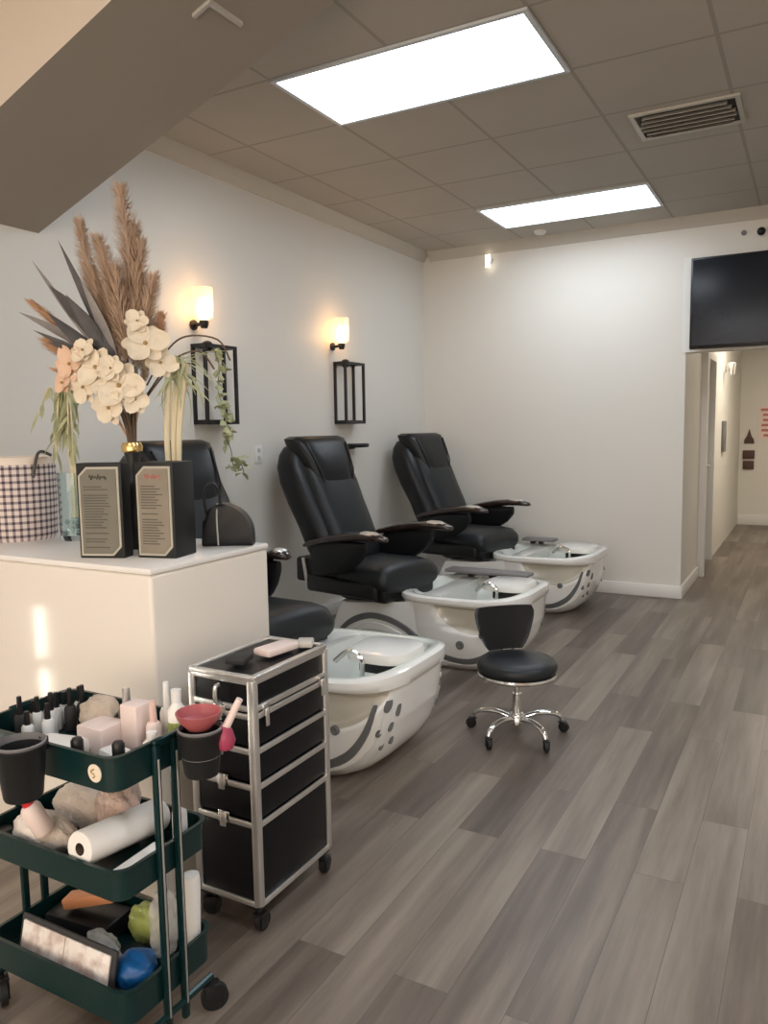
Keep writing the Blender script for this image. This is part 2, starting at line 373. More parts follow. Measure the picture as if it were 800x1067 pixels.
# television
t = thing('television', 'large black flat television on the wall above the hallway opening', 'television', (-.27, YF, 2.0))
MB().box((0, -.02, .345), (.9, .04, .5), .004).build('wall_mount', M['black'], t)
MB().box((0, -.062, .345), (1.22, .045, .69), .006).build('casing', M['bezel'], t)
MB().box((0, -.0855, .35), (1.19, .003, .65)).build('screen', M['screen'], t)
# hallway objects
t = thing('wall_lamp', 'small chrome lamp at the top of the hallway left wall', 'lamp', (HX0, 9.6, 2.02))
MB().lathe([(.04, 0), (.04, .02), (.015, .03), (.015, .06)], axis='x', n=16).build('base', M['chrome'], t)
MB().lathe([(.03, -.06), (.045, .05), (.046, .07)], (.09, 0, 0), 16).build('lamp_shade', M['chrome'], t)
MB().lathe([(.02, -.02), (.03, .05), (.02, .075)], (.09, 0, 0), 12).build('bulb', M['spot'], t)
tag(MB().span((HX0, 9.55, 1.1), (HX0+.03, 9.8, 1.45), .005).build('wall_box', M['shell_grey']), 'small grey box on the hallway left wall', 'wall box')
tag(MB().prism([(-.075, 0), (.055, 0), (.05, .05), (.02, .10), (-.01, .20), (-.04, .10), (-.07, .05)], YH-.02, YH+.002, 'y').build('plaque', M['plaque'], xf=Matrix.Translation((-.78, 0, 1.14))), 'dark plaque with a pointed top on the hallway end wall', 'plaque')
tag(MB().box((-.79, YH-.015, .985), (.15, .03, .12), .004).box((-.79, YH-.015, .84), (.14, .03, .12), .004).build('plaque', M['plaque']), 'pair of small dark red plates below the pointed plaque', 'plaque')
t = thing('notice', 'white notice with red writing on the hallway end wall', 'notice', (-.56, YH, 1.42))
MB().box((0, -.005, 0), (.24, .01, .46)).build('sheet', M['palepink'], t)
for k in range(6): MB().box((-.01+.012*(k % 2), -.0115, .18-.07*k), (.17-.03*(k % 3), .003, .035)).build('red_line', M['redink'], t)

# ------------------------------------------------------------------ wall sconces and wire frames
def sconce(y, label, x=XW):
    t = thing('wall_sconce', label, 'wall lamp', (x, y, 2.05), 0, 'warm wall sconces')
    MB().lathe([(.03, 0), (.03, .012), (.010, .016), (.010, .07)], (0, 0, -.005), 14, 'x').build('bracket', M['black'], t)
    MB().lathe([(.018, -.03), (.026, -.01), (.028, .012), (.02, .016)], (.085, 0, 0), 16).build('socket', M['black'], t)
    MB().lathe([(.022, .018), (.034, .04), (.037, .08), (.032, .12), (.018, .145), (.002, .15)], (.085, 0, 0), 18).build('bulb', M['bulb'], t)
    MB().lathe([(.03, .014), (.052, .03), (.056, .10), (.056, .20)], (.085, 0, 0), 24, cap=(False, False)).build('glass_shade', M['bulbglass'], t)
    l = bpy.data.lights.new('bulb_light', 'POINT'); l.energy = 1.5; l.color = (1, .62, .32); l.shadow_soft_size = .04
    lo = bpy.data.objects.new('bulb_light', l); C.objects.link(lo); lo.location = (.17, 0, .10); lo.parent = t
sconce(3.55, 'glowing warm glass sconce on the left wall, nearer to the camera')
sconce(5.06, 'glowing warm glass sconce on the left wall, nearer to the far corner')
def wire_frame(y0, label, w=.27, h=.45, d=.10):
    t = thing('wire_shelf', label, 'wire shelf', (XW, y0, 1.475), 0, 'black wire box frames on the wall')
    r = .009
    def fr(x, nm):
        m = MB()
        for y in (0, w): m.box((x, y, h/2), (2*r, 2*r, h+2*r))
        for z in (0, h): m.box((x, w/2, z), (2*r, w, 2*r))
        m.build(nm, M['black'], t)
    fr(r, 'back_frame'); fr(d, 'front_frame')
    for y in (0, w):
        for z in (0, h): MB().box((d/2, y, z), (d-2*r, 2*r, 2*r)).build('rail', M['black'], t)
    MB().box((d/2, w/2, .012), (d-.02, w-.02, .012)).build('base_plate', M['black'], t)
    MB().lathe([(.02, h-.03), (.028, h-.01), (.028, h+.02), (.012, h+.03)], (d*.6, .07, 0), 14).tube([(r, .07, h), (d*.6, .07, h)], .008).build('socket', M['black'], t)
    return t
wire_frame(3.53, 'black wire box frame with trailing vine on the left wall')
wire_frame(5.08, 'black wire box frame without a plant on the left wall')
# vine in first frame
t = thing('trailing_vine', 'green vine trailing out of the nearer black wire frame', 'plant', (XW+.09, 3.60, 1.51))
path = smoothpath([(0, .02, .40), (.01, .05, .30), (.02, .02, .15), (.03, .07, .02), (.05, .03, -.10), (.06, .07, -.20), (.07, .08, -.30), (.07, .13, -.24), (.07, .17, -.34)], 5)
MB().tube(path, .003, 5).build('stem', M['greenleaf'], t)
def leaf_into(m, p, dr, ln, wd, cup=.15, tw=0., ref=(0, 0, 1)):
    dr = Vector(dr).normalized(); sd = dr.cross(Vector(ref));
    if sd.length < .1: sd = Vector((1, 0, 0))
    sd.normalize(); sd = Matrix.Rotation(tw, 3, dr) @ sd; nr = sd.cross(dr)
    N = 6; A = []; 
    for i in range(N+1):
        t_ = i/N; w_ = wd*sin(PI*min(1, t_**.8*.98+.02)); c = Vector(p)+dr*ln*t_ - nr*(ln*cup*t_*t_) 
        A.append((c-sd*w_+nr*w_*.25, c, c+sd*w_+nr*w_*.25))
    th = nr*.0012
    rg = [[a, b, c, c-th, b-th, a-th] for a, b, c in A]
    m.rings(rg)
lf = MB()
for i in range(84):
    p = random.choice(path)+Vector((random.uniform(-.015,.02), random.uniform(-.03,.03), 0)); a = random.uniform(0, 2*PI)
    leaf_into(lf, p, (abs(cos(a))*.5, sin(a), random.uniform(-.9, .3)), random.uniform(.035, .065), random.uniform(.014, .024), tw=random.uniform(-1, 1))
o = lf.build('foliage', M['paleleaf'], t)
# small oval shelf by the second chair, wall outlet
tag(MB().lathe([(.12, -.012), (.13, 0), (.13, .01), (.12, .018)], (XW+.085, 5.26, 1.295), 20, sx=.6).box((XW+.02, 5.26, 1.28), (.04, .08, .02)).build('wall_shelf', M['black']), 'small oval black shelf on the wall behind the middle chair', 'shelf')
t = thing('wall_outlet', 'small white outlet plate on the left wall between the first two chairs', 'outlet', (XW, 4.12, 1.27))
MB().box((.004, 0, 0), (.008, .075, .12), .002).build('plate', M['white_p'], t)
for z in (-.025, .025): MB().box((.009, 0, z), (.003, .03, .025), .001).build('socket', M['vent'], t)

# ------------------------------------------------------------------ pedicure chairs
def lerp_tab(tab, z):
    for a, b in zip(tab, tab[1:]):
        if z <= b[0]:
            t = (z-a[0])/(b[0]-a[0]) if b[0] > a[0] else 0
            t = max(0, min(1, t)); return [a[i]+(b[i]-a[i])*t for i in range(1, len(a))]
    return list(tab[-1][1:])
# z, front x, back x, half width
BT = [(0, 1.60, 1.12, .29), (.03, 1.66, 1.08, .325), (.08, 1.715, 1.05, .350), (.15, 1.755, 1.03, .365), (.25, 1.785, 1.01, .372), (.385, 1.80, 1.0, .375), (.60, 1.80, 1.0, .375)]
NE = 3.6
def basin_mat():
    """white shell; the scooped recess in each side is moulded in cream"""
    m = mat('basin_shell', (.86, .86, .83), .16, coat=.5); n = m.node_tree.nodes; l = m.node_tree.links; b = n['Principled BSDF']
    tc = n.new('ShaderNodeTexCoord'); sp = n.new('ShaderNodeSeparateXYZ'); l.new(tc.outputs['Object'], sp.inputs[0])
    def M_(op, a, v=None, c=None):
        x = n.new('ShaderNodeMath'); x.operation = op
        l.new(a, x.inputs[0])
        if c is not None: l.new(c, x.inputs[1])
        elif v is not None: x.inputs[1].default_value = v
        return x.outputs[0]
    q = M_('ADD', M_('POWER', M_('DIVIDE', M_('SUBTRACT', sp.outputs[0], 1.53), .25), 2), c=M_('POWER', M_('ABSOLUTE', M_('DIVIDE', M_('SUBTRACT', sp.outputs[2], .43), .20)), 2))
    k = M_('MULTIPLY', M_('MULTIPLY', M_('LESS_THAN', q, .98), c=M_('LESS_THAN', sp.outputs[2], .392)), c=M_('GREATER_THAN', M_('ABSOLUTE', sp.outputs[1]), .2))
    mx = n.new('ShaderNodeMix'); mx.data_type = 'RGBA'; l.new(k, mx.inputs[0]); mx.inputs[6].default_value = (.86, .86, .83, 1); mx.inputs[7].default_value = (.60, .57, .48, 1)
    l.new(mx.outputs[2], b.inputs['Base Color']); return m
M['basin'] = basin_mat()
def inrec(x, z):
    q = ((x-1.53)/.25)**2 + ((z-.43)/.20)**2
    return max(0, min(1, (1.05-q)/.25)) * max(0, min(1, (.392-z)/.02))
def bas(th, z, off=0., k=1.):
    fx, bx_, hw = lerp_tab(BT, z); cx = (fx+bx_)/2; a = (fx-bx_)/2*k+off; b = hw*k+off
    c, s = cos(th), sin(th)
    x = cx + a*(1 if c >= 0 else -1)*abs(c)**(2/NE); y = b*(1 if s >= 0 else -1)*abs(s)**(2/NE)
    return Vector((x, y, z))
def side_y(x, z):
    """lateral distance of the near side face at (x, z)"""
    fx, bx_, hw = lerp_tab(BT, z); cx = (fx+bx_)/2; a = (fx-bx_)/2
    if x < 1.16: return .352 if x < 1.1 else .352+.01*(x-1.1)/.06
    q = min(.985, abs((x-cx)/a)); y = hw*(1-q**NE)**(1/NE)
    return max(y, .0)
def ribbon(path, w, h, sgn=-1, taper=True):
    """raised strip lying on the side face of the base"""
    m = MB(); P = smoothpath([(x, 0, z) for x, z in path], 6); rg = []
    for i, p in enumerate(P):
        t = (P[min(i+1, len(P)-1)]-P[max(i-1, 0)]); t.normalize(); n = Vector((-t.z, 0, t.x))
        k = 1 if not taper else min(1, .25+4*min(i, len(P)-1-i)/len(P))
        ww = w*k/2; r = []
        for u, hh in ((-1, -.004), (-.8, h), (.8, h), (1, -.004)):
            q = p+n*(u*ww); q.z = max(.003, q.z); y = side_y(q.x, q.z)+hh
            r.append(Vector((q.x, sgn*y, q.z)))
        rg.append(r)
    m.rings(rg); return m

def pedicure_chair(yc, label, rot=0., dx=0., dy=0., nose=0., adx=0., pad=.5):
    t = thing('pedicure_chair', label, 'pedicure chair', (XW, yc, 0), 0, 'pedicure spa chairs along the left wall')
    # --- pedestal
    prof = [(.47, .0), (.52, .07), (.56, .17), (.60, .30), (.635, .352), (.66, .362), (1.06, .362), (1.12, .39), (1.18, .43), (1.3, .43), (1.3, 0)]
    MB().prism(prof, -.352, .352, 'y', .02, seg=3).build('pedestal', M['shell'], t, smooth=50)
    for sg in (-1, 1):
        ribbon([(.54, .01), (.60, .13), (.70, .225), (.83, .275), (.96, .268), (1.08, .225), (1.18, .16), (1.28, .10), (1.40, .065), (1.52, .07), (1.63, .13), (1.70, .23), (1.735, .34)], .042, .007, sg).build('wave_band', M['shell_grey'], t)
        ribbon([(.60, .01), (.66, .12), (.75, .185), (.85, .215), (.96, .205), (1.08, .16), (1.18, .10), (1.28, .05), (1.40, .025), (1.54, .03), (1.65, .08), (1.735, .18), (1.77, .32)], .042, .014, sg).build('wave_ridge', M['shell'], t)
        ribbon([(.70, .01), (.75, .09), (.84, .14), (.94, .13), (1.02, .08), (1.08, .02)], .03, .005, sg).build('wave_band', M['padgrey'], t)
    # --- basin
    m = MB(); N = 144; rings = []
    zs = [0, .01, .03, .05, .08, .11, .15, .19, .21]+[.22+.0075*i for i in range(23)]+[.39]
    for z in zs:
        r = []
        for k in range(N):
            p = bas(2*PI*(k+.5)/N, z)
            if abs(p.y) > .2: p.y -= inrec(p.x, z)*(.035 if p.y > 0 else -.035)
            r.append(p)
        rings.append(r)
    fs = m.rings(rings, (True, False))
    # rim
    def wav(th): return .010*cos(th)+.008*cos(2*th)   # higher at front
    rim = []
    for off, z, k in ((.0, .39, 1), (.012, .398, 1), (.016, .415, 1), (.012, .437, 1), (-.01, .446, 1), (-.035, .444, 1), (-.055, .435, 1), (-.07, .40, 1), (-.09, .34, 1), (-.12, .28, 1), (-.17, .23, 1), (-.24, .21, 1)):
        r = []
        for q in range(N):
            th = 2*PI*(q+.5)/N; p = bas(th, .45, off); wz = wav(th) if z > .405 else 0
            r.append(Vector((p.x, p.y, z+wz)))
        rim.append(r)
    f2 = m.rings(rim[:5], (False, False)); 
    for f in m.rings(rim[4:], (False, True)): f.material_index = 1
    bmesh.ops.remove_doubles(m.bm, verts=m.bm.verts, dist=.0006)
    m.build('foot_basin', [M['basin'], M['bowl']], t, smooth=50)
    # jets
    for sg in (-1, 1):
        for x, z, r in ((1.45, .165, .026), (1.585, .235, .020)):
            y = side_y(x, z)
            MB().lathe([(r, -.004), (r, .005), (r*.75, .009), (r*.3, .007), (.001, .006)], (x, 0, z), 16, 'y').build('jet', M['shell_grey'], t, xf=Matrix.Translation((0, sg*(y), 0)) @ Matrix.Diagonal((1, sg, 1, 1)))
    # dark slots on the rounded front corner
    for th, z, a, b in ((-.50, .33, .020, .030), (-.42, .24, .014, .026), (-.62, .22, .014, .020), (-.52, .16, .012, .022), (-.30, .30, .014, .03), (-.34, .17, .012, .02), (.45, .3, .016, .03), (.4, .2, .012, .02)):
        p = bas(th, z); p2 = bas(th+.03, z); tt = (p2-p).normalized(); up = Vector((-.12, 0, 1)).normalized(); nn = tt.cross(up).normalized()
        rg = []
        for h, k in ((-.006, 1), (.003, 1), (.004, .6)):
            rg.append([p+nn*h+tt*(a*k*cos(2*PI*i/12)+.4*b*k*sin(2*PI*i/12))+up*(b*k*sin(2*PI*i/12)) for i in range(12)])
        mm = MB(); mm.rings(rg); mm.build('jet_slot', M['shell_grey'], t)
    # front pad above a dark gap
    mp = MB(); rg = []
    for z, k in ((.43, .86), (.436, 1), (.46, 1.02), (.476, .97), (.48, .85)):
        rg.append([Vector((1.625+.145*k*(1 if cos(a) > 0 else -1)*abs(cos(a))**.6, .15*k*(1 if sin(a) > 0 else -1)*abs(sin(a))**.6, z+.015)) for a in [2*PI*i/32 for i in range(32)]])
    mp.rings(rg); mp.build('front_pad', M['shell'], t)
    MB().box((1.655, 0, .425), (.20, .24, .05), .008).build('tap_block', M['black'], t)
    MB().tube(smoothpath([(1.60, -.17, .40), (1.60, -.17, .47), (1.54, -.17, .50), (1.47, -.17, .45)]), .011, 8).build('faucet', M['chrome'], t)
    # grey leg rest over the far half of the basin
    if pad:
        MB().box((1.08+pad/2, .30, .478), (pad, .13, .022), .010).build('leg_rest', M['padgrey'], t)
        for x in (1.08+pad*.3, 1.08+pad*.55): MB().box((x, .30, .455), (.04, .05, .03), .004).build('rest_foot', M['black'], t)
    # --- chair, turned a little towards the room
    ox, X = .70, Matrix.Translation((.70+dx, dy, 0)) @ Matrix.Rotation(rot, 4, 'Z') @ Matrix.Translation((-.70, 0, 0))
    def B(m, n, mt, par=t, **k): return m.build(n, mt, par, xf=X, **k)
    MB0 = MB().lathe([(.20, .362), (.20, .375), (.10, .38), (.10, .40)], (.70, 0, 0), 20); B(MB0, 'swivel', M['black'])
    # seat: base tray + cushion with a nose roll
    m = MB().box((.68, 0, .445), (.60, .56, .11), .03, seg=3); B(m, 'seat_base', M['black'])
    def sup(cx, cz, a, b, x, n=3., N=28, yy=True):
        return [Vector((x, cx + a*(1 if cos(q) > 0 else -1)*abs(cos(q))**(2/n), cz + b*(1 if sin(q) > 0 else -1)*abs(sin(q))**(2/n))) for q in [2*PI*i/N for i in range(N)]]
    m = MB(); rg = []
    for x, cz, b, a in ((.40, .55, .03, .22), (.42, .55, .06, .26), (.50, .548, .068, .275), (.65, .538, .068, .285), (.80, .535, .072, .29), (.92, .53, .082, .29), (1.0, .515, .09, .285), (1.04, .50, .07, .27), (1.05, .49, .03, .24)):
        rg.append(sup(0, cz, a, b, x+nose*max(0, (x-.6)/.45)))
    m.rings(rg); st = B(m, 'seat', M['leather2'], smooth=60)
    m = MB().box((.97+nose*.8, 0, .425), (.12, .50, .10), .03, seg=3); B(m, 'leg_flap', M['leather'])
    # backrest loft along spine: (rear x, front x, z, halfwidth)
    def loft(tab, n=3.2, N=30):
        m = MB(); rg = []
        for xr, xf_, z, hw in tab:
            cx, a = (xr+xf_)/2, (xf_-xr)/2
            rg.append([Vector((cx+a*(1 if cos(q) > 0 else -1)*abs(cos(q))**(2/n), hw*(1 if sin(q) > 0 else -1)*abs(sin(q))**(2/n), z+ (-.10)*(1 if cos(q) > 0 else -1)*abs(cos(q))**(2/n)*a/.12*0)) for q in [2*PI*i/N for i in range(N)]])
        m.rings(rg); return m
    shell = [(.42, .58, .535, .20), (.395, .62, .56, .26), (.34, .60, .66, .28), (.27, .54, .80, .285), (.18, .46, .95, .295), (.115, .40, 1.08, .30), (.085, .345, 1.18, .29), (.085, .30, 1.26, .26), (.10, .27, 1.31, .22), (.13, .24, 1.34, .15)]
    B(loft(shell), 'backrest', M['leather'], smooth=60)
    cush = [(.50, .645, .59, .17), (.46, .66, .62, .205), (.42, .64, .70, .215), (.36, .585, .82, .215), (.29, .51, .96, .22), (.23, .45, 1.09, .22), (.20, .40, 1.17, .215), (.20, .37, 1.21, .19)]
    B(loft(cush), 'back_cushion', M['leather2'], smooth=60)
    head = [(.29, .43, 1.05, .12), (.265, .455, 1.065, .16), (.225, .44, 1.13, .185), (.18, .40, 1.23, .21), (.14, .35, 1.32, .235), (.125, .315, 1.365, .24), (.15, .28, 1.382, .20)]
    B(loft(head, 3.6), 'headrest', M['leather'], smooth=60)
    for sg in (-1, 1):   # seams either side of the headrest
        B(MB().tube([(.44, sg*.135, 1.08), (.425, sg*.155, 1.16), (.375, sg*.17, 1.26), (.33, sg*.185, 1.34)], .006, 6), 'seam', M['black'])
    # recliner bracket behind the seat
    B(MB().box((.33, 0, .515), (.17, .46, .16), .02), 'recliner', M['black'])
    for sg in (-1, 1): B(MB().box((.345, sg*.24, .52), (.03, .012, .16), .003, rot=(0, -.2, 0)), 'recliner_plate', M['alu'])
    # armrests
    for sg in (-1, 1):
        y = sg*.325
        m = MB(); rg = []; A_ = lambda x: .44+(x-.44)*(1.12+adx)
        for x, z, a, b in ((.44, .700, .022, .012), (.50, .722, .034, .020), (.62, .752, .042, .026), (.76, .778, .050, .028), (.88, .792, .054, .027), (.97, .790, .048, .024), (1.03, .782, .030, .016), (1.045, .778, .012, .006)):
            rg.append(sup(y, z, a, b, A_(x), 2.4, 20))
        m.rings(rg); arm = B(m, 'armrest', M['brownwood'], smooth=60)
        m = MB(); rg = []
        for x, z, a, b in ((.50, .60, .02, .08), (.56, .62, .028, .11), (.68, .645, .03, .11), (.78, .665, .03, .09), (.85, .69, .028, .065), (.90, .72, .02, .035)):
            rg.append(sup(y, z, a, b, A_(x), 2.6, 18))
        m.rings(rg); B(m, 'arm_support', M['leather'], smooth=60)
        m = MB(); rg = []
        for x, z, a, b in ((.86, .8, .030, .016), (.89, .806, .042, .018), (.95, .805, .042, .018), (.99, .798, .028, .014)):
            rg.append(sup(y, z, a, b, A_(x), 2.2, 16))
        m.rings(rg); B(m, 'arm_cap', M['alu'], smooth=60)
    return t
pedicure_chair(2.88, 'black massage chair with white foot basin half hidden behind the reception counter', rot=-.12, dx=.13, dy=0, nose=.02, adx=-.66, pad=0)
pedicure_chair(4.45, 'black massage chair with white foot basin, middle one behind the rolling stool', rot=-.20, dy=-.14, dx=.03, pad=.58)
pedicure_chair(6.02, 'black massage chair with white foot basin in the far corner', rot=-.20, dy=-.05, pad=.28)

# ------------------------------------------------------------------ stool
def caster(t, x, y, r=.025, ang=0., top=.07, stemr=.006, hood=M['black'], name='caster'):
    m = MB().tube([(x, y, 2*r-.005), (x, y, top)], stemr, 8)
    ca, sa = cos(ang), sin(ang)
    for s in (-1, 1):
        m.box((x+s*sa*-.012+ca*.008, y+s*ca*.012+sa*.008, r*1.25), (r*1.1, .004, r*1.5), .001, rot=(0, 0, ang))
    m.box((x+ca*.004, y+sa*.004, 2*r), (r*1.2, .03, .006), .001, rot=(0, 0, ang))
    c = m.build(name, hood, t)
    w = MB().lathe([(r*.5, -.009), (r, -.008), (r, .008), (r*.5, .009)], (0, 0, 0), 18, 'y')
    w.build('wheel', M['black_matte'], c, xf=Matrix.Translation((x+ca*.012, y+sa*.012, r)) @ Matrix.Rotation(ang, 4, 'Z'))
    return c
t = thing('rolling_stool', 'low rolling stool with round black seat, small backrest and chrome base', 'stool', (-1.16, 3.35, 0), 0)
m = MB(); rg = [(.001, .285), (.165, .285), (.172, .292), (.165, .300)]
m.lathe([(.15, .283), (.178, .286), (.182, .295), (.178, .304), (.15, .304)], n=40); m.build('seat_ring', M['chrome'], t)
MB().lathe([(.02, .304), (.165, .304), (.180, .315), (.184, .33), (.178, .35), (.165, .360), (.10, .366), (.001, .367)], n=40).build('seat', M['leather2'], t, smooth=60)
MB().tube([(0, 0, .06), (0, 0, .20)], .022, 16).tube([(0, 0, .19), (0, 0, .285)], .014, 14).lathe([(.05, .27), (.06, .284)], n=16).build('gas_lift', M['chrome'], t)
MB().tube([(0.02, 0, .268), (-.10, -.06, .262), (-.13, -.075, .255)], .005, 8).build('lever', M['chrome'], t)
MB().lathe([(.034, .055), (.042, .06), (.042, .09), (.03, .105)], n=20).build('hub', M['chrome'], t)
for k in range(5):
    a = math.radians(109+72*k)
    R = .215; p = lambda r, z: (r*cos(a), r*sin(a), z)
    leg = MB().tube(smoothpath([p(.03, .082), p(.10, .098), p(.17, .092), p(.205, .075), p(.215, .055)], 4), [.015]*9+[.014]*4+[.012]*4, 10, flat=.8).build('leg', M['chrome'], t)
    caster(t, R*cos(a), R*sin(a), .024, a+random.uniform(-1, 1), .06)
# back: bracket + curved pad, at the far-left side
th = math.radians(131)
m = MB(); rg = []
for i in range(9):
    z = .365+.205*i/8; hw = [.085, .105, .118, .128, .136, .143, .148, .150, .138][i]
    row = []
    for side in (0, 1):
        for k in range(13):
            u = -1+2*k/12 if side == 0 else 1-2*k/12
            ang = th - u*hw/.30; rad = .205+.02*(i/8) + (.0 if side else .032*(1-abs(u)**6)*(1 if 0 < i < 8 else .5)) - .05
            # curve centre sits in front of the pad
            cx, cy = -.0*cos(th), 0
            row.append(Vector((rad*cos(th)+ -u*hw*-sin(th)*-1 + .10*(u*u)*hw*-cos(th), rad*sin(th)+ -u*hw*cos(th)*-1 + .10*(u*u)*hw*-sin(th), z)))
    rg.append(row)
m.rings(rg); m.build('backrest', M['leather'], t, smooth=60)
MB().tube(smoothpath([(0.05*cos(th), .05*sin(th), .29), (.17*cos(th), .17*sin(th), .292), (.205*cos(th), .205*sin(th), .33), (.205*cos(th), .205*sin(th), .45)]), .010, 8, flat=.7).build('back_bracket', M['chrome'], t)
# ------------------------------------------------------------------ reception counter
CX1, CY0, CY1, CZ = -1.665, 1.62, 2.175, 1.03
t = thing('reception_counter', 'glossy cream reception counter with a white top', 'counter', (XW, CY0, 0))
MB().box(((CX1-XW)/2+.002, (CY1-CY0)/2, (CZ-.02)/2), (CX1-XW-.004, CY1-CY0, CZ-.02), .012, seg=3).build('counter_body', M['gloss_white'], t)
MB().box(((CX1-XW)/2+.003, (CY1-CY0)/2, CZ-.01), (CX1-XW-.002, CY1-CY0+.004, .02), .006).build('countertop', M['top_white'], t)

# ------------------------------------------------------------------ things on the counter
def fabric_bin(x, y, r, h):
    t = thing('fabric_bin', 'round gingham checked fabric bin at the left end of the counter', 'bin', (x, y, CZ))
    m = MB(); N = 40
    prof = [(r*.93, .0), (r*.97, .012), (r, h*.5), (r*1.01, h)]
    uvl = m.bm.loops.layers.uv.new('UVMap')
    fs = m.rings([[Vector((rr*cos(2*PI*k/N), rr*sin(2*PI*k/N), z)) for k in range(N)] for rr, z in prof], (True, False))
    for f in m.bm.faces:
        cen = f.calc_center_median(); ca = math.atan2(cen.y, cen.x)
        for lp in f.loops:
            v = lp.vert.co; a = math.atan2(v.y, v.x)
            if a-ca > PI: a -= 2*PI
            if a-ca < -PI: a += 2*PI
            lp[uvl].uv = (a*r/.025, v.z/.025)
    m.build('bin_body', M['gingham'], t)
    MB().lathe([(r*1.012, h-.002), (r*1.02, h+.012), (r*.99, h+.025), (r*.94, h+.02), (r*.93, h-.1), (r*.9, .01), (.001, .008)], n=40, cap=(False, True)).build('cream_lining', M['cream'], t)
    MB().tube(smoothpath([(r*1.0, -.03, h-.05), (r*1.08, -.01, h+.04), (r*1.02, .05, h+.03)]), .006, 6).build('handle', M['greyleaf'], t)
fabric_bin(-2.655, 1.92, .145, .285)
# display boxes
def sign_box(x, y, rz, w, d, h, label, panelm, logo):
    t = thing('display_box', label, 'box', (x, y, CZ), rz)
    MB().box((0, d/2, h/2), (w, d, h), .003).build('box_body', M['black_matte'], t)
    c = .028; a, b = w/2-.008, h-.012
    poly = [(-a, .008), (a-c, .008), (a, .008+c), (a, b), (-a+c, b), (-a, b-c)]
    MB().prism(poly, -.004, 0, 'y').build('panel_border', M['cardedge'], t)
    e = .007; poly = [(-a+e, .008+e), (a-c-.002, .008+e), (a-e, .008+c+.003), (a-e, b-e), (-a+c+.003, b-e), (-a+e, b-c-.002)]
    MB().prism(poly, -.006, -.004, 'y').build('panel', panelm, t)
    lg = MB(); pts = [(-.028+.056*i/28, -.0075, b-.032+.010*sin(i*1.35)*(.6+.4*sin(i*.5))) for i in range(29)]
    lg.tube(pts, .0016, 5); lg.build('logo_script', logo, t)
    tx = MB(); z = b-.062
    while z > .03:
        ww = random.uniform(.55, .9)*(w-.05); tx.box((-.5*(w-.05-ww), -.0066, z), (ww, .0012, .0028)); z -= .0085 if random.random() < .8 else .018
    tx.build('text_lines', M['ink'], t)
sign_box(-1.955, 1.705, .36, .150, .060, .30, 'black display box with dark gold card front, left of the pair on the counter', M['goldpanel'], M['ink'])
sign_box(-1.792, 1.775, .22, .136, .125, .30, 'black display box with pale gold card front and red script, right of the pair', M['goldpanel2'], M['redink'])
# glass vase with green stems
t = thing('glass_vase', 'clear glass vase with drooping green stems beside the checked bin', 'vase', (-2.405, 1.985, CZ))
MB().lathe([(.001, 0), (.056, 0), (.060, .01), (.060, .25), (.057, .25), (.056, .02), (.001, .016)], n=28, cap=(False, False)).build('glass', M['glass'], t)
m = MB()
for i in range(40):
    a = random.uniform(0, 2*PI); r = random.uniform(0, .042); m.lathe([(.002, -.008), (.009, -.004), (.01, .004), (.002, .009)], (r*cos(a), r*sin(a), .028+random.uniform(0, .05)), 6)
o = m.build('glass_marbles', M['bluegrey'], t); o['kind'] = 'stuff'
m = MB(); lf = MB()
for i in range(15):
    a = random.uniform(0, 2*PI); bx0 = random.uniform(-.03, .03)
    e = (random.uniform(-.13, .05), random.uniform(-.05, .03), random.uniform(.30, .56))
    P = smoothpath([(bx0, 0, .06), (bx0*.6, .0, .26), (e[0]*.6, e[1]*.5, .56), (e[0], e[1], e[2])], 4); m.tube(P, .0035, 5)
    for q in P[6:]:
        leaf_into(lf, q, (random.uniform(-1, 1), random.uniform(-1, .3), random.uniform(-2.4, -.6)), random.uniform(.05, .10), .008, tw=random.uniform(-1, 1))
m.build('stem', M['stalk'], t); lf.build('foliage', M['paleleaf'], t)

# ------------------------------------------------------------------ bouquet (own vase, behind the left display box)
t = thing('flower_arrangement', 'tall dried bouquet of pampas plumes, cream orchids and dark leaves on the counter', 'flower arrangement', (-2.03, 1.92, CZ), math.radians(28.8))
MB().lathe([(.001, 0), (.055, 0), (.065, .03), (.06, .14), (.035, .24), (.024, .29), (.028, .33)], n=24, cap=(False, False)).build('vase', M['black'], t)
MB().lathe([(.026, .325), (.034, .33), (.036, .345), (.03, .36), (.024, .355)], n=20, cap=(False, False)).build('gold_collar', M['gold'], t)
# local frame: x to the right as seen from the entrance, z up ; origin at vase foot
def plume(tip, base_, wd, mt, n=420, seed=0):
    rnd = random.Random(seed); tip, base_ = Vector(tip), Vector(base_); mid = (tip+base_)/2+Vector((rnd.uniform(-.02, .02), 0, 0))
    P = smoothpath([(0, 0, .35), base_, mid, tip], 8); L = P[8:]
    m = MB(); m.tube(P, .0022, 5)
    d = (L[-1]-L[0]).normalized()
    for i in range(n*4):
        u = rnd.random()**.9; g = u*(len(L)-1.001); q = L[int(g)].lerp(L[int(g)+1], g-int(g))
        prof = 1.35*min(1, .35+1.6*u)*(1-.55*u**3)
        a = rnd.uniform(0, 2*PI); side = Vector((cos(a), sin(a)*.8, 0)); ln = wd*prof*rnd.uniform(.35, 1.1)
        e = q+side*ln*.75+d*ln*rnd.uniform(.2, 1.2); w_ = d.cross(side).normalized()*.0013
        md = (q+e)/2+side*ln*.14; e.z -= ln*.12
        vs = [m.bm.verts.new(x) for x in (q, md+w_, e, md-w_)]; m.bm.faces.new(vs)
    m.build('pampas_plume', mt, t, normals=False)
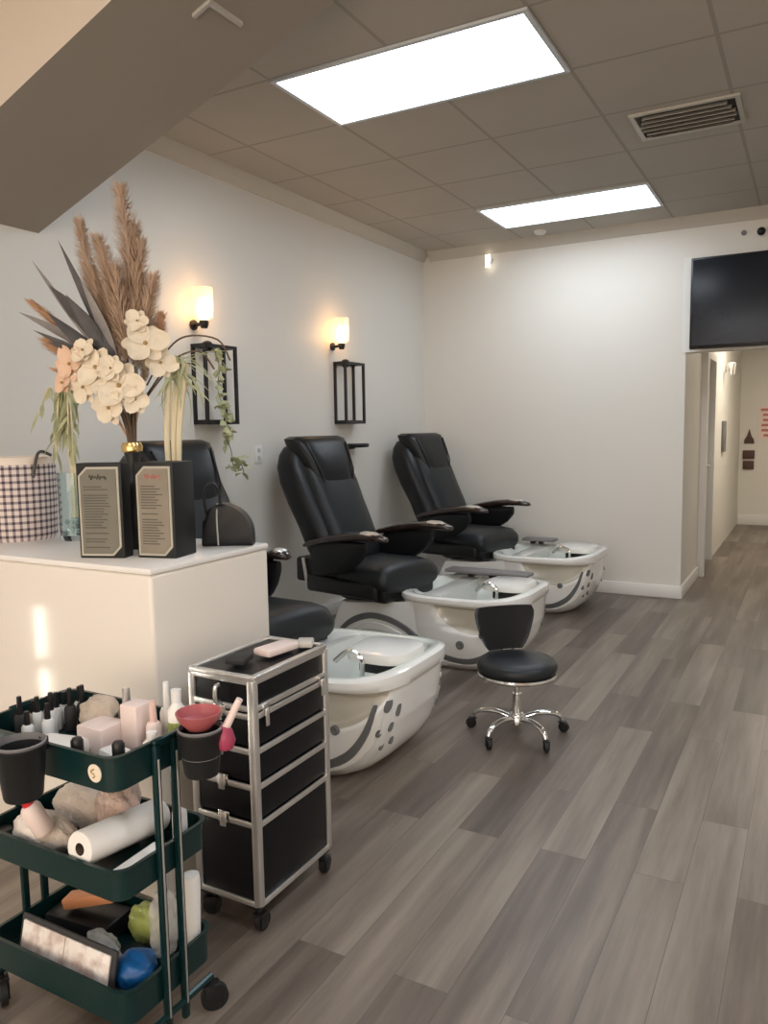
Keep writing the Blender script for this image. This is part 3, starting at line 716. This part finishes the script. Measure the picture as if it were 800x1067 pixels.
PL = [((-.005, .02, 1.20), (.01, .02, .62), .062), ((-.15, .04, 1.10), (-.05, .02, .66), .045), ((-.08, .0, 1.03), (-.03, 0, .62), .060), ((.055, .02, 1.02), (.03, .0, .60), .06),
      ((.10, -.01, .90), (.05, 0, .56), .055), ((-.02, -.03, .93), (0, -.02, .60), .06), ((-.12, .03, .94), (-.05, 0, .60), .05), ((.03, .05, 1.08), (.02, .03, .66), .055)]
for i, (a, b, w_) in enumerate(PL): plume(a, b, w_, M['pampas'], 620, i)
for i, (a, b, w_) in enumerate([((-.31, 0, .83), (-.16, 0, .66), .035), ((-.24, -.02, .70), (-.12, 0, .60), .05), ((-.21, -.02, .60), (-.10, -.01, .54), .05), ((.12, -.02, .78), (.06, 0, .60), .035)]): plume(a, b, w_, M['pampas2'], 330, 20+i)
# dark blade leaves
for i, (a, b, w_) in enumerate([((-.10, -.03, .68), (-.285, -.03, .95), .012), ((-.05, -.02, .66), (-.20, .0, 1.02), .016), ((-.06, -.04, .66), (-.21, -.05, .88), .040), ((-.10, -.03, .66), (-.32, -.04, .80), .020),
                                ((-.05, -.04, .62), (-.24, -.05, .78), .026), ((-.02, -.04, .62), (-.17, -.05, .84), .030), ((-.02, -.03, .60), (-.11, -.05, .90), .022), ((-.04, -.05, .60), (-.23, -.06, .70), .022),
                                ((0, -.05, .55), (-.10, -.07, .66), .025), ((0, -.04, .52), (.06, -.06, .62), .022), ((0, -.04, .50), (.02, -.06, .64), .018), ((-.03, -.04, .6), (-.28, -.04, .735), .016)]):
    m = MB(); a = Vector(a); b = Vector(b); leaf_into(m, a, b-a, (b-a).length, w_*.85, cup=.10, tw=random.uniform(-.5, .5), ref=(0, 1, 0))
    m.build('grey_leaf', M['greyleaf'] if i % 3 else M['greyleaf2'], t)
# stems
m = MB()
for i in range(9):
    a = 2*PI*i/9; m.tube(smoothpath([(.012*cos(a), .012*sin(a), .25), (.014*cos(a), .012*sin(a), .40), (.05*cos(a)-.02, .03*sin(a), .56)], 4), .0045, 6)
m.build('stem', M['stem'], t)
# orchids
def flower(c, r, mt, seed, face=(0, -1, .1)):
    rnd = random.Random(seed); f = Vector(face).normalized(); x = f.cross(Vector((0, 0, 1))).normalized(); z = x.cross(f)
    c = Vector(c); ctr = MB(); ctr.lathe([(.001, -.006), (r*.10, 0), (r*.08, .006), (.001, .010)], (0, 0, 0), 8)
    m = MB()
    for k in range(6):
        a = 2*PI*k/6+rnd.uniform(-.2, .2); d = x*cos(a)+z*sin(a); s = -x*sin(a)+z*cos(a); ln = r*rnd.uniform(.85, 1.1); N = 6; rg = []
        off = f*(.004 if k % 2 else -.002)
        for i in range(N+1):
            u = i/N; w_ = r*(.50 if k % 2 else .36)*sin(PI*(.08+.86*u))**.7; q = c+off+d*ln*u+f*(r*.22*u*u-r*.1*u)
            rg.append([q-s*w_+f*w_*.3, q-s*w_*.4, q+s*w_*.4, q+s*w_+f*w_*.3, q+s*w_-f*.0015+f*w_*.3, q-f*.002, q-s*w_-f*.0015+f*w_*.3])
        m.rings(rg)
    o = m.build('flower', mt, t, smooth=70)
    q = f.to_track_quat('Z', 'Y').to_matrix().to_4x4()
    ctr.build('flower_centre', M['centre'], o, xf=Matrix.Translation(c+f*.004) @ q)
FL = [((-.075, -.09, .605), .072, 'petal', (-.2, -1, .2)), ((.0, -.10, .545), .082, 'petal', (.1, -1, .2)), ((-.035, -.10, .475), .06, 'petal', (-.3, -1, -.1)), ((.085, -.08, .68), .075, 'petal', (.4, -1, .3)),
      ((.125, -.06, .62), .058, 'petal', (.6, -1, .1)), ((-.165, -.07, .62), .058, 'petal2', (-.4, -1, 0)), ((-.125, -.07, .545), .055, 'petal', (-.4, -1, -.2)), ((-.20, -.05, .56), .042, 'petal2', (-.5, -1, .2)),
      ((.05, -.10, .50), .05, 'petal', (.3, -1, 0)), ((.06, -.07, .75), .045, 'petal', (.1, -1, .5)), ((-.115, -.085, .66), .045, 'petal', (-.2, -1, .4)), ((-.02, -.11, .60), .045, 'petal', (0, -1, .1))]
for i, (c, r, mt, f) in enumerate(FL): flower(c, r, M[mt], i, f)
# right-hand twigs
m = MB()
for P in ([(.06, 0, .55), (.13, 0, .66), (.20, .0, .71), (.30, .02, .70), (.34, .02, .63)], [(.06, 0, .52), (.15, 0, .63), (.24, 0, .66), (.29, 0, .60)], [(.05, 0, .5), (.14, -.01, .60), (.21, 0, .62)]):
    m.tube(smoothpath(P, 5), .0032, 5)
m.build('twig', M['stem'], t)
# pale stalk arrangement behind right box
t = thing('reed_plant', 'pale cream stalks with drooping feathery leaves behind the red-script display box', 'plant', (-1.905, 1.985, CZ), math.radians(28.8))
MB().lathe([(.001, 0), (.03, 0), (.033, .01), (.033, .20), (.03, .20), (.028, .01), (.001, .008)], n=20, cap=(False, False)).build('pot', M['white_p'], t)
m = MB()
for a, b, c_ in (((-.012, 0, .02), (-.02, 0, .36), (.0, 0, .62)), ((.015, 0, .02), (.02, 0, .36), (.055, 0, .62)), ((0, .015, .02), (.0, .01, .36), (.03, .01, .64))):
    P = smoothpath([a, b, c_], 6); m.tube(P, [.0055+.006*min(1, i/8) for i in range(len(P))], 8)
m.build('stalk', M['stalk'], t)
lf = MB()
for i in range(34):
    x0 = random.uniform(-.02, .07); z0 = random.uniform(.56, .66); dx_ = random.uniform(-.8, 1.2)
    leaf_into(lf, (x0, random.uniform(-.02, .02), z0), (dx_, random.uniform(-.6, .3), random.uniform(-1.4, .7)), random.uniform(.06, .14), .006, cup=.5, tw=random.uniform(-.6, .6))
lf.build('foliage', M['paleleaf'], t)
# black bag at the back corner of the counter
t = thing('black_bag', 'black domed bag with a pale strap on the back corner of the counter', 'bag', (-1.765, 2.09, CZ), math.radians(28.8))
m = MB(); rg = []
sh = [(-.088, 0), (-.085, .05), (-.075, .11), (-.03, .145), (.02, .135), (.06, .105), (.082, .06), (.085, 0)]
sh = [(p.x, p.z) for p in smoothpath([(x, 0, z) for x, z in sh], 5)]
m.prism([(x, z) for x, z in sh], -.035, .035, 'y', .012, seg=3); m.build('bag_body', M['leather'], t, smooth=50)
MB().tube(smoothpath([(-.03, -.04, .005), (-.032, -.04, .10), (-.032, -.02, .145)], 4), .006, 8, flat=.5).build('strap', M['vent'], t)
MB().tube(smoothpath([(-.075, 0, .10), (-.082, 0, .18), (-.055, 0, .215), (-.03, 0, .19), (-.028, 0, .13)], 5), .005, 8).build('handle', M['black'], t)

# ------------------------------------------------------------------ trolley case
TX0, TX1, TY0, TY1 = -1.545, -1.315, 1.63, 2.0
tw, td = TX1-TX0, TY1-TY0
t = thing('trolley_case', 'tall black rolling beauty case with silver aluminium edges, in front of the counter', 'trolley case', ((TX0+TX1)/2, (TY0+TY1)/2, 0))
zz = [(.085, .335), (.340, .445), (.450, .548), (.553, .648), (.653, .745)]
for k, (a, b) in enumerate(zz):
    MB().box((0, 0, (a+b)/2), (tw-.006, td-.006, b-a-.002), .004).build('case_tier', M['casepanel'], t)
    h = .017
    zl = [b-h/2+ (0 if k < 4 else .002)] + ([a+h/2] if k in (0, 4) else [])
    for z in zl:
        m = MB()
        for s in (-1, 1):
            m.box((0, s*(td/2-.001), z), (tw-.02, .006, h), .0015); m.box((s*(tw/2-.001), 0, z), (.006, td-.02, h), .0015)
        m.build('trim_rail', M['alu'], t)
for sx in (-1, 1):
    for sy in (-1, 1): MB().box((sx*(tw/2-.009), sy*(td/2-.009), .415), (.024, .024, .655), .005).build('corner_post', M['alu'], t)
m = MB()
for s in (-1, 1): m.box((0, s*(td/2-.006), .749), (tw-.01, .02, .012), .002); m.box((s*(tw/2-.006), 0, .749), (.02, td-.01, .012), .002)
m.build('lid_frame', M['alu'], t)
MB().box((0, 0, .746), (tw-.03, td-.03, .006)).build('lid_panel', M['casepanel'], t)
for k in (1, 2, 3, 4):   # butterfly latches on the side facing the camera
    z = zz[k][0]-.004
    l_ = MB().box((0, -td/2-.005, z), (.040, .006, .034), .002).build('latch', M['chrome'], t)
    MB().box((0, -td/2-.010, z-.006), (.020, .006, .044), .002).build('latch_lever', M['alu'], l_)
for y in (-td/2+.05, td/2-.04):
    l_ = MB().box((tw/2+.005, y, .65), (.006, .030, .032), .002).build('latch', M['chrome'], t)
    MB().box((tw/2+.009, y, .628), (.005, .014, .05), .002).build('latch_lever', M['alu'], l_)
MB().tube(smoothpath([(.0, -td/2-.004, .72), (.0, -td/2-.02, .715), (.0, -td/2-.02, .675), (.0, -td/2-.004, .67)], 3), .006, 8).build('handle', M['alu'], t)
for sx in (-1, 1):
    for sy in (-1, 1):
        MB().box((sx*(tw/2-.03), sy*(td/2-.03), .078), (.05, .05, .014), .003).build('wheel_plate', M['black'], t)
        caster(t, sx*(tw/2-.02), sy*(td/2-.02), .027, random.uniform(-.6, .6)+(PI/2 if sx > 0 else 0), .074)
tag(MB().box((-1.40, 1.855, .768), (.07, .13, .022), .008, rot=(0, 0, -.15)).build('packet', M['palepink']), 'small pale pink packet lying on the trolley case lid', 'packet')
tag(MB().box((-1.44, 1.73, .765), (.06, .075, .017), .004, rot=(0, 0, .3)).build('compact_case', M['ventdark']), 'small dark flat case on the trolley case lid near the front', 'case')
tag(MB().box((-1.36, 1.95, .766), (.05, .06, .020), .006, rot=(0, 0, .5)).build('small_tin', M['vent']), 'small grey tin at the back of the trolley case lid', 'tin')

# ------------------------------------------------------------------ green cart
GX1, GX0, GY0, GY1 = -1.265, -1.735, 1.10, 1.38
t = thing('utility_cart', 'dark green three-tier metal utility cart full of salon supplies', 'cart', ((GX0+GX1)/2, (GY0+GY1)/2, 0))
gw, gd = (GX1-GX0), (GY1-GY0)
def tray(z0, z1, name='tray'):
    m = MB(); N = 8; R = .035
    def rr(hx, hy, z, r):
        out = []
        for cx, cy, a0 in ((hx-r, hy-r, 0), (-hx+r, hy-r, PI/2), (-hx+r, -hy+r, PI), (hx-r, -hy+r, 1.5*PI)):
            for i in range(N+1): a = a0+PI/2*i/N; out.append(Vector((cx+r*cos(a), cy+r*sin(a), z)))
        return out
    hx, hy = gw/2, gd/2
    m.rings([rr(hx, hy, z0, R), rr(hx, hy, z1-.006, R), rr(hx+.005, hy+.005, z1-.004, R), rr(hx+.005, hy+.005, z1, R), rr(hx-.004, hy-.004, z1, R), rr(hx-.004, hy-.004, z0+.004, R)])
    return m.build(name, M['green'], t)
tray(.662, .740); tray(.415, .485); tray(.125, .205)
for sx in (-1, 1):
    m = MB()
    for sy in (-1, 1): m.box((sx*(gw/2+.008), sy*.028, .39), (.016, .018, .70), .005)
    m.box((sx*(gw/2+.008), 0, .735), (.016, .074, .018), .005)
    m.build('post', M['green2'], t)
    for sy in (-1, 1):
        MB().box((sx*(gw/2+.0165), sy*.028, .39), (.002, .005, .62), .0008).build('post_groove', M['alu'], t)
    MB().tube([(sx*(gw/2+.008), -gd/2+.02, .085), (sx*(gw/2+.008), gd/2-.02, .085)], .009, 8).build('foot_bar', M['green2'], t)
    for sy in (-1, 1): caster(t, sx*(gw/2-.0+.008), sy*(gd/2-.03), .034, random.uniform(-1, 1), .09)
# sticker on top tray front
MB().lathe([(.020, 0), (.020, -.002), (.001, -.0025)], axis='y', n=24, cap=(False, False)).build('round_sticker', M['petal'], t, xf=Matrix.Translation((gw/2-.055, -gd/2-.001, .70)))
MB().tube([(-.004+.006*sin(a*.9), 0, -.010+.02*a/8) for a in range(9)], .0016, 5).build('sticker_mark', M['centre'], t, xf=Matrix.Translation((gw/2-.055, -gd/2-.004, .70)))

def lathed(name, prof, mt, loc, label, cat, group=None, n=20, rot=None, parent=None):
    o = MB().lathe(prof, n=n).build(name, mt, parent)
    o.location = loc
    if rot: o.rotation_euler = rot
    if parent is None: tag(o, label, cat, group)
    return o
# hanging bins
def hang_bin(x, y, z, label, rz, r=.052, h=.11):
    t = thing('hanging_bin', label, 'bin', (x, y, z), rz)
    MB().lathe([(.001, 0), (r*.74, 0), (r*.78, .005), (r, h), (r*1.06, h+.004), (r*1.06, h+.010), (r*.95, h+.008), (r*.72, .008), (.001, .006)], n=28, cap=(False, False)).build('bin_body', M['black_matte'], t)
    MB().lathe([(r*1.0, h+.008), (r*1.03, h+.014), (r*.96, h+.016), (r*.90, h-.02), (r*.88, h-.05)], n=28, cap=(False, False)).build('grey_liner', M['padgrey'], t)
    MB().box((0, r*1.05, h*.95), (.03, .012, .03), .003).build('hook', M['black'], t)
    return t
hang_bin(-1.475, 1.037, .640, 'black hanging bin with a grey liner on the front of the green cart', 0)
hang_bin(-1.190, 1.285, .650, 'black hanging bin holding a red bowl on the right side of the cart', PI/2, .05, .095)
# things in the right bin
lathed('bowl', [(.001, 0), (.025, 0), (.045, .022), (.052, .04), (.049, .04), (.04, .02), (.001, .006)], M['rosered'], (-1.193, 1.285, .755), 'rose red bowl sitting in the right hanging bin', 'bowl')
t = thing('brush', 'white-handled brush with a magenta head leaning by the red bowl', 'brush', (-1.145, 1.315, .72))
MB().tube([(0, 0, .03), (.03, .02, .10)], [.010, .008], 10).build('handle', M['palepink'], t)
MB().lathe([(.004, -.02), (.019, -.012), (.024, .005), (.018, .028), (.010, .04)], n=16).build('brush_head', M['magenta'], t)
# top tray contents (tray floor z=.668)
ZT = .668
def bottle(x, y, h, r, body, cap, label, group=None, name='nail_polish_bottle', cat='bottle', z=ZT):
    t = thing(name, label, cat, (x, y, z), 0, group)
    MB().lathe([(.001, 0), (r*.95, 0), (r, .003), (r, h*.52), (r*.8, h*.58), (r*.4, h*.6)], n=14).build('glass', body, t)
    MB().lathe([(r*.48, h*.58), (r*.52, h*.6), (r*.4, h), (.001, h)], n=12).build('cap', cap, t)
    return t
NP = [(-1.70, 1.33), (-1.665, 1.35), (-1.63, 1.33), (-1.71, 1.29), (-1.68, 1.29), (-1.64, 1.30), (-1.715, 1.25), (-1.695, 1.245), (-1.655, 1.255), (-1.605, 1.35), (-1.63, 1.225), (-1.70, 1.20), (-1.66, 1.19)]
cols = [M['white_p'], M['palepink'], M['ventdark']]
names = ['white', 'pale pink', 'black']
for i, (x, y) in enumerate(NP):
    bottle(x, y, .082+.014*(i % 3), .0145, cols[(i*2+1) % 3] if i % 4 else cols[0], M['black'], 'small nail polish bottle with a black cap in the cluster on the cart top tray', 'nail polish bottles on the top tray')
def blob(name, c, d, mt, label, cat, seed=0, rough=.25, group=None):
    rnd = random.Random(seed); m = MB(); r = bmesh.ops.create_icosphere(m.bm, subdivisions=4, radius=1)
    ph = [rnd.uniform(0, 6) for _ in range(6)]
    for v in m.bm.verts:
        p = v.co.copy(); k = 1+rough*(.5*sin(3.1*p.x+ph[0])*cos(2.7*p.y+ph[1])+.35*sin(5.3*p.z+ph[2]+3*p.x)+.25*sin(9*p.y+ph[3]+4*p.z)+.22*sin(13*p.x+5*p.y+ph[4])*cos(11*p.z+ph[5]))
        v.co = Vector((p.x*k*d[0]/2, p.y*k*d[1]/2, max(p.z*k*d[2]/2, -d[2]*.42)))
    o = m.build(name, mt, smooth=80); o.location = c; tag(o, label, cat, group); return o
blob('cloth_bundle', (-1.545, 1.315, ZT+.052), (.10, .09, .10), M['cloth'], 'crumpled beige cloth bundle behind the cart top tray bottles', 'cloth', 3)
t = bottle(-1.475, 1.335, .125, .022, M['shell_grey'], M['alu'], 'dark bottle with rounded silver cap standing at the back of the top tray', name='pump_bottle')
tag(MB().box((-1.475, 1.255, ZT+.032), (.085, .08, .064), .005).build('small_box', M['palepink']), 'small pale pink box in the middle of the cart top tray', 'box')
tag(MB().box((-1.405, 1.30, ZT+.055), (.055, .055, .11), .005).build('tall_box', M['palepink']), 'tall pale pink box near the right end of the top tray', 'box')
bottle(-1.345, 1.295, .125, .018, M['palepink'], M['pink'], 'pink lotion bottle at the right back corner of the top tray', name='lotion_bottle')
bottle(-1.35, 1.345, .155, .017, M['white_p'], M['white_p'], 'slim white bottle at the right end of the cart top tray', name='spray_bottle')
tag(MB().lathe([(.001, 0), (.02, 0), (.021, .05), (.012, .058), (.012, .075), (.001, .076)], (-1.30, 1.245, ZT), 16).build('jar', M['paper']), 'pale round jar beside the right post in the top tray', 'jar')
for i, (x, y) in enumerate(((-1.42, 1.138), (-1.32, 1.165))):
    tag(MB().lathe([(.001, 0), (.016, 0), (.017, .02), (.017, .03), (.012, .034)], (x, y, ZT), 16).lathe([(.014, .03), (.014, .072), (.010, .078), (.001, .079)], (x, y, ZT), 14, mi=1).build('small_pot', [M['white_p'], M['black']]), ['small pot with black lid by the sticker end of the top tray', 'small pot with black lid near the right post of the top tray'][i], 'pot')
tag(MB().box((-1.53, 1.175, ZT+.02), (.13, .09, .036), .012, rot=(0, 0, .2)).build('tissue_pack', M['paper']), 'flat white tissue pack at the front of the top tray', 'tissue pack')
tag(MB().box((-1.37, 1.205, ZT+.018), (.09, .05, .034), .010, rot=(0, 0, -.2)).build('wipe_pack', M['white_p']), 'flat white wipe pack near the front right of the top tray', 'pack')
# middle tray contents (floor z=.421)
ZM = .421
t = thing('paper_roll', 'long white paper roll lying across the middle tray of the cart', 'paper roll', (-1.40, 1.112, ZM+.080), math.radians(1)); t.rotation_euler.x = math.radians(-7)
MB().lathe([(.014, 0), (.038, 0), (.040, .004), (.040, .242), (.038, .245), (.014, .245)], axis='y', n=32, cap=(False, False)).build('paper', M['paper'], t)
MB().lathe([(.0145, .001), (.0145, .244), (.012, .244), (.012, .001)], axis='y', n=20, cap=(False, False)).build('cardboard_core', M['stem'], t)
blob('towel', (-1.60, 1.175, ZM+.045), (.20, .10, .09), M['towel'], 'crumpled white towel at the front left of the middle tray', 'towel', 11, .13)
blob('towel', (-1.61, 1.30, ZM+.055), (.18, .11, .12), M['towel'], 'crumpled white towel at the back left of the middle tray', 'towel', 12, .13)
blob('plastic_bag', (-1.475, 1.295, ZM+.080), (.11, .10, .16), M['pinkbag'], 'crumpled brownish pink plastic bag in the middle tray', 'bag', 13, .18)
t = bottle(-1.545, 1.135, .13, .024, M['palepink'], M['red'], 'pale bottle with a red cap leaning in the middle tray', name='red_cap_bottle', z=ZM+.075); t.rotation_euler = (.3, -.3, 0)
lathed('black_jar', [(.001, 0), (.02, 0), (.021, .04), (.02, .045), (.001, .046)], M['black'], (-1.70, 1.135, ZM), 'small black jar at the left front edge of the middle tray', 'jar')
tag(MB().box((-1.312, 1.20, ZM+.02), (.055, .17, .034), .012, rot=(0, 0, .05)).build('folded_sheet', M['paper']), 'folded white sheet next to the paper roll in the middle tray', 'sheet')
tag(MB().box((-1.305, 1.325, ZM+.05), (.03, .03, .10), .008).build('white_tube', M['white_p']), 'short white tube at the back right corner of the middle tray', 'tube')
# bottom tray contents (floor z=.131)
ZL = .131
t = thing('magazine', 'open magazine in a dark cover standing at the front edge of the bottom tray', 'magazine', (-1.505, 1.118, ZL+.002), 0)
t.rotation_euler = (math.radians(-14), 0, 0)
MB().box((0, .006, .062), (.325, .008, .120), .003).build('cover', M['ventdark'], t)
for s in (-1, 1): MB().box((s*.075, -.001, .058), (.148, .006, .106), .002).build('page', M['pages'], t)
blob('blue_pack', (-1.345, 1.20, ZL+.045), (.10, .10, .08), M['blue'], 'glossy blue pack at the right end of the bottom tray', 'pack', 21, .15)
blob('lime_pack', (-1.425, 1.315, ZL+.065), (.10, .07, .10), M['lime'], 'lime green pack behind the blue pack in the bottom tray', 'pack', 22, .2)
blob('clear_bag', (-1.345, 1.30, ZL+.10), (.055, .08, .18), M['clearbag'], 'crumpled clear bag at the back right of the bottom tray', 'bag', 23, .25)
blob('clear_bag', (-1.465, 1.21, ZL+.05), (.10, .07, .09), M['clearbag'], 'crumpled clear bag behind the magazine in the bottom tray', 'bag', 24, .25)
tag(MB().box((-1.60, 1.30, ZL+.095), (.15, .05, .03), .006, rot=(0, -.25, .3)).build('wooden_brush', M['orange']), 'orange wooden brush lying at the back of the bottom tray', 'brush')
tag(MB().box((-1.615, 1.30, ZL+.03), (.20, .11, .05), .008, rot=(0, 0, .1)).build('dark_box', M['black']), 'flat black box under the orange brush in the bottom tray', 'box')
tag(MB().lathe([(.001, 0), (.014, 0), (.016, .01), (.022, .20), (.020, .215), (.001, .218)], (-1.296, 1.345, ZL), 18).build('white_tube', M['white_p']), 'tall white tube standing upright at the back right of the bottom tray', 'tube')
# tall clear bottle with green label, seen above the right bin
t = thing('green_label_bottle', 'clear bottle with a pale green label behind the right hanging bin', 'bottle', (-1.298, 1.325, ZT))
MB().lathe([(.001, 0), (.021, 0), (.022, .004), (.022, .10), (.012, .115), (.010, .125)], n=18).build('glass', M['paper'], t)
MB().lathe([(.0225, .05), (.0225, .075)], n=18, cap=(False, False)).build('label_band', M['lime'], t)
MB().lathe([(.012, .12), (.012, .15), (.001, .151)], n=14).build('cap', M['white_p'], t)
# black cable on the floor at the lower left
tag(MB().tube(smoothpath([(-1.95, 1.30, .006), (-1.80, 1.12, .006), (-1.65, 1.05, .006), (-1.55, 1.02, .006), (-1.62, .98, .006), (-1.8, 1.02, .006)], 6), .006, 8).build('power_cable', M['black']), 'black cable lying on the floor below the green cart', 'cable')

# ------------------------------------------------------------------ lights
def area(name, loc, rot, sx, sy, e, col):
    l = bpy.data.lights.new(name, 'AREA'); l.shape = 'RECTANGLE'; l.size = sx; l.size_y = sy; l.energy = e; l.color = col
    o = bpy.data.objects.new(name, l); C.objects.link(o); o.location = loc; o.rotation_euler = rot; return o
area('window_daylight', (-1.4, YB-.15, 1.45), (PI/2, 0, 0), 2.5, 2.0, 60, (1., .80, .62))
area('window_daylight', (1.35, YB-.15, 1.45), (PI/2, 0, 0), 2.4, 2.0, 60, (1., .80, .62))
l = area('hall_light', (-.1, 9.3, 2.58), (0, 0, 0), .6, .6, 34, (1., .88, .72))
W = bpy.data.worlds.new('World'); bpy.context.scene.world = W; W.use_nodes = True
W.node_tree.nodes['Background'].inputs[0].default_value = (1., .93, .85, 1); W.node_tree.nodes['Background'].inputs[1].default_value = .5

# ------------------------------------------------------------------ camera
cam = bpy.data.cameras.new('Camera'); co = bpy.data.objects.new('Camera', cam); C.objects.link(co)
yaw, pitch, roll = [math.radians(v) for v in (28.842, 6.053, -.958)]
cy, sy, cp, sp, cr, sr = cos(yaw), sin(yaw), cos(pitch), sin(pitch), cos(roll), sin(roll)
fw = Vector((-sy*cp, cy*cp, -sp)); rt = Vector((cy, sy, 0)); up = rt.cross(fw)
r2 = cr*rt+sr*up; u2 = -sr*rt+cr*up
Mx = Matrix((r2, u2, -fw)).transposed().to_4x4(); Mx.translation = (0, 0, 1.42); co.matrix_world = Mx
cam.sensor_fit = 'VERTICAL'; cam.sensor_height = 36; cam.lens = 812.9/1067*36; cam.clip_start = .05
sc = bpy.context.scene; sc.camera = co
sc.view_settings.view_transform = 'Standard'; sc.view_settings.look = 'None'; sc.view_settings.gamma = 1; sc.view_settings.use_curve_mapping = False
sc.view_settings.exposure = .13
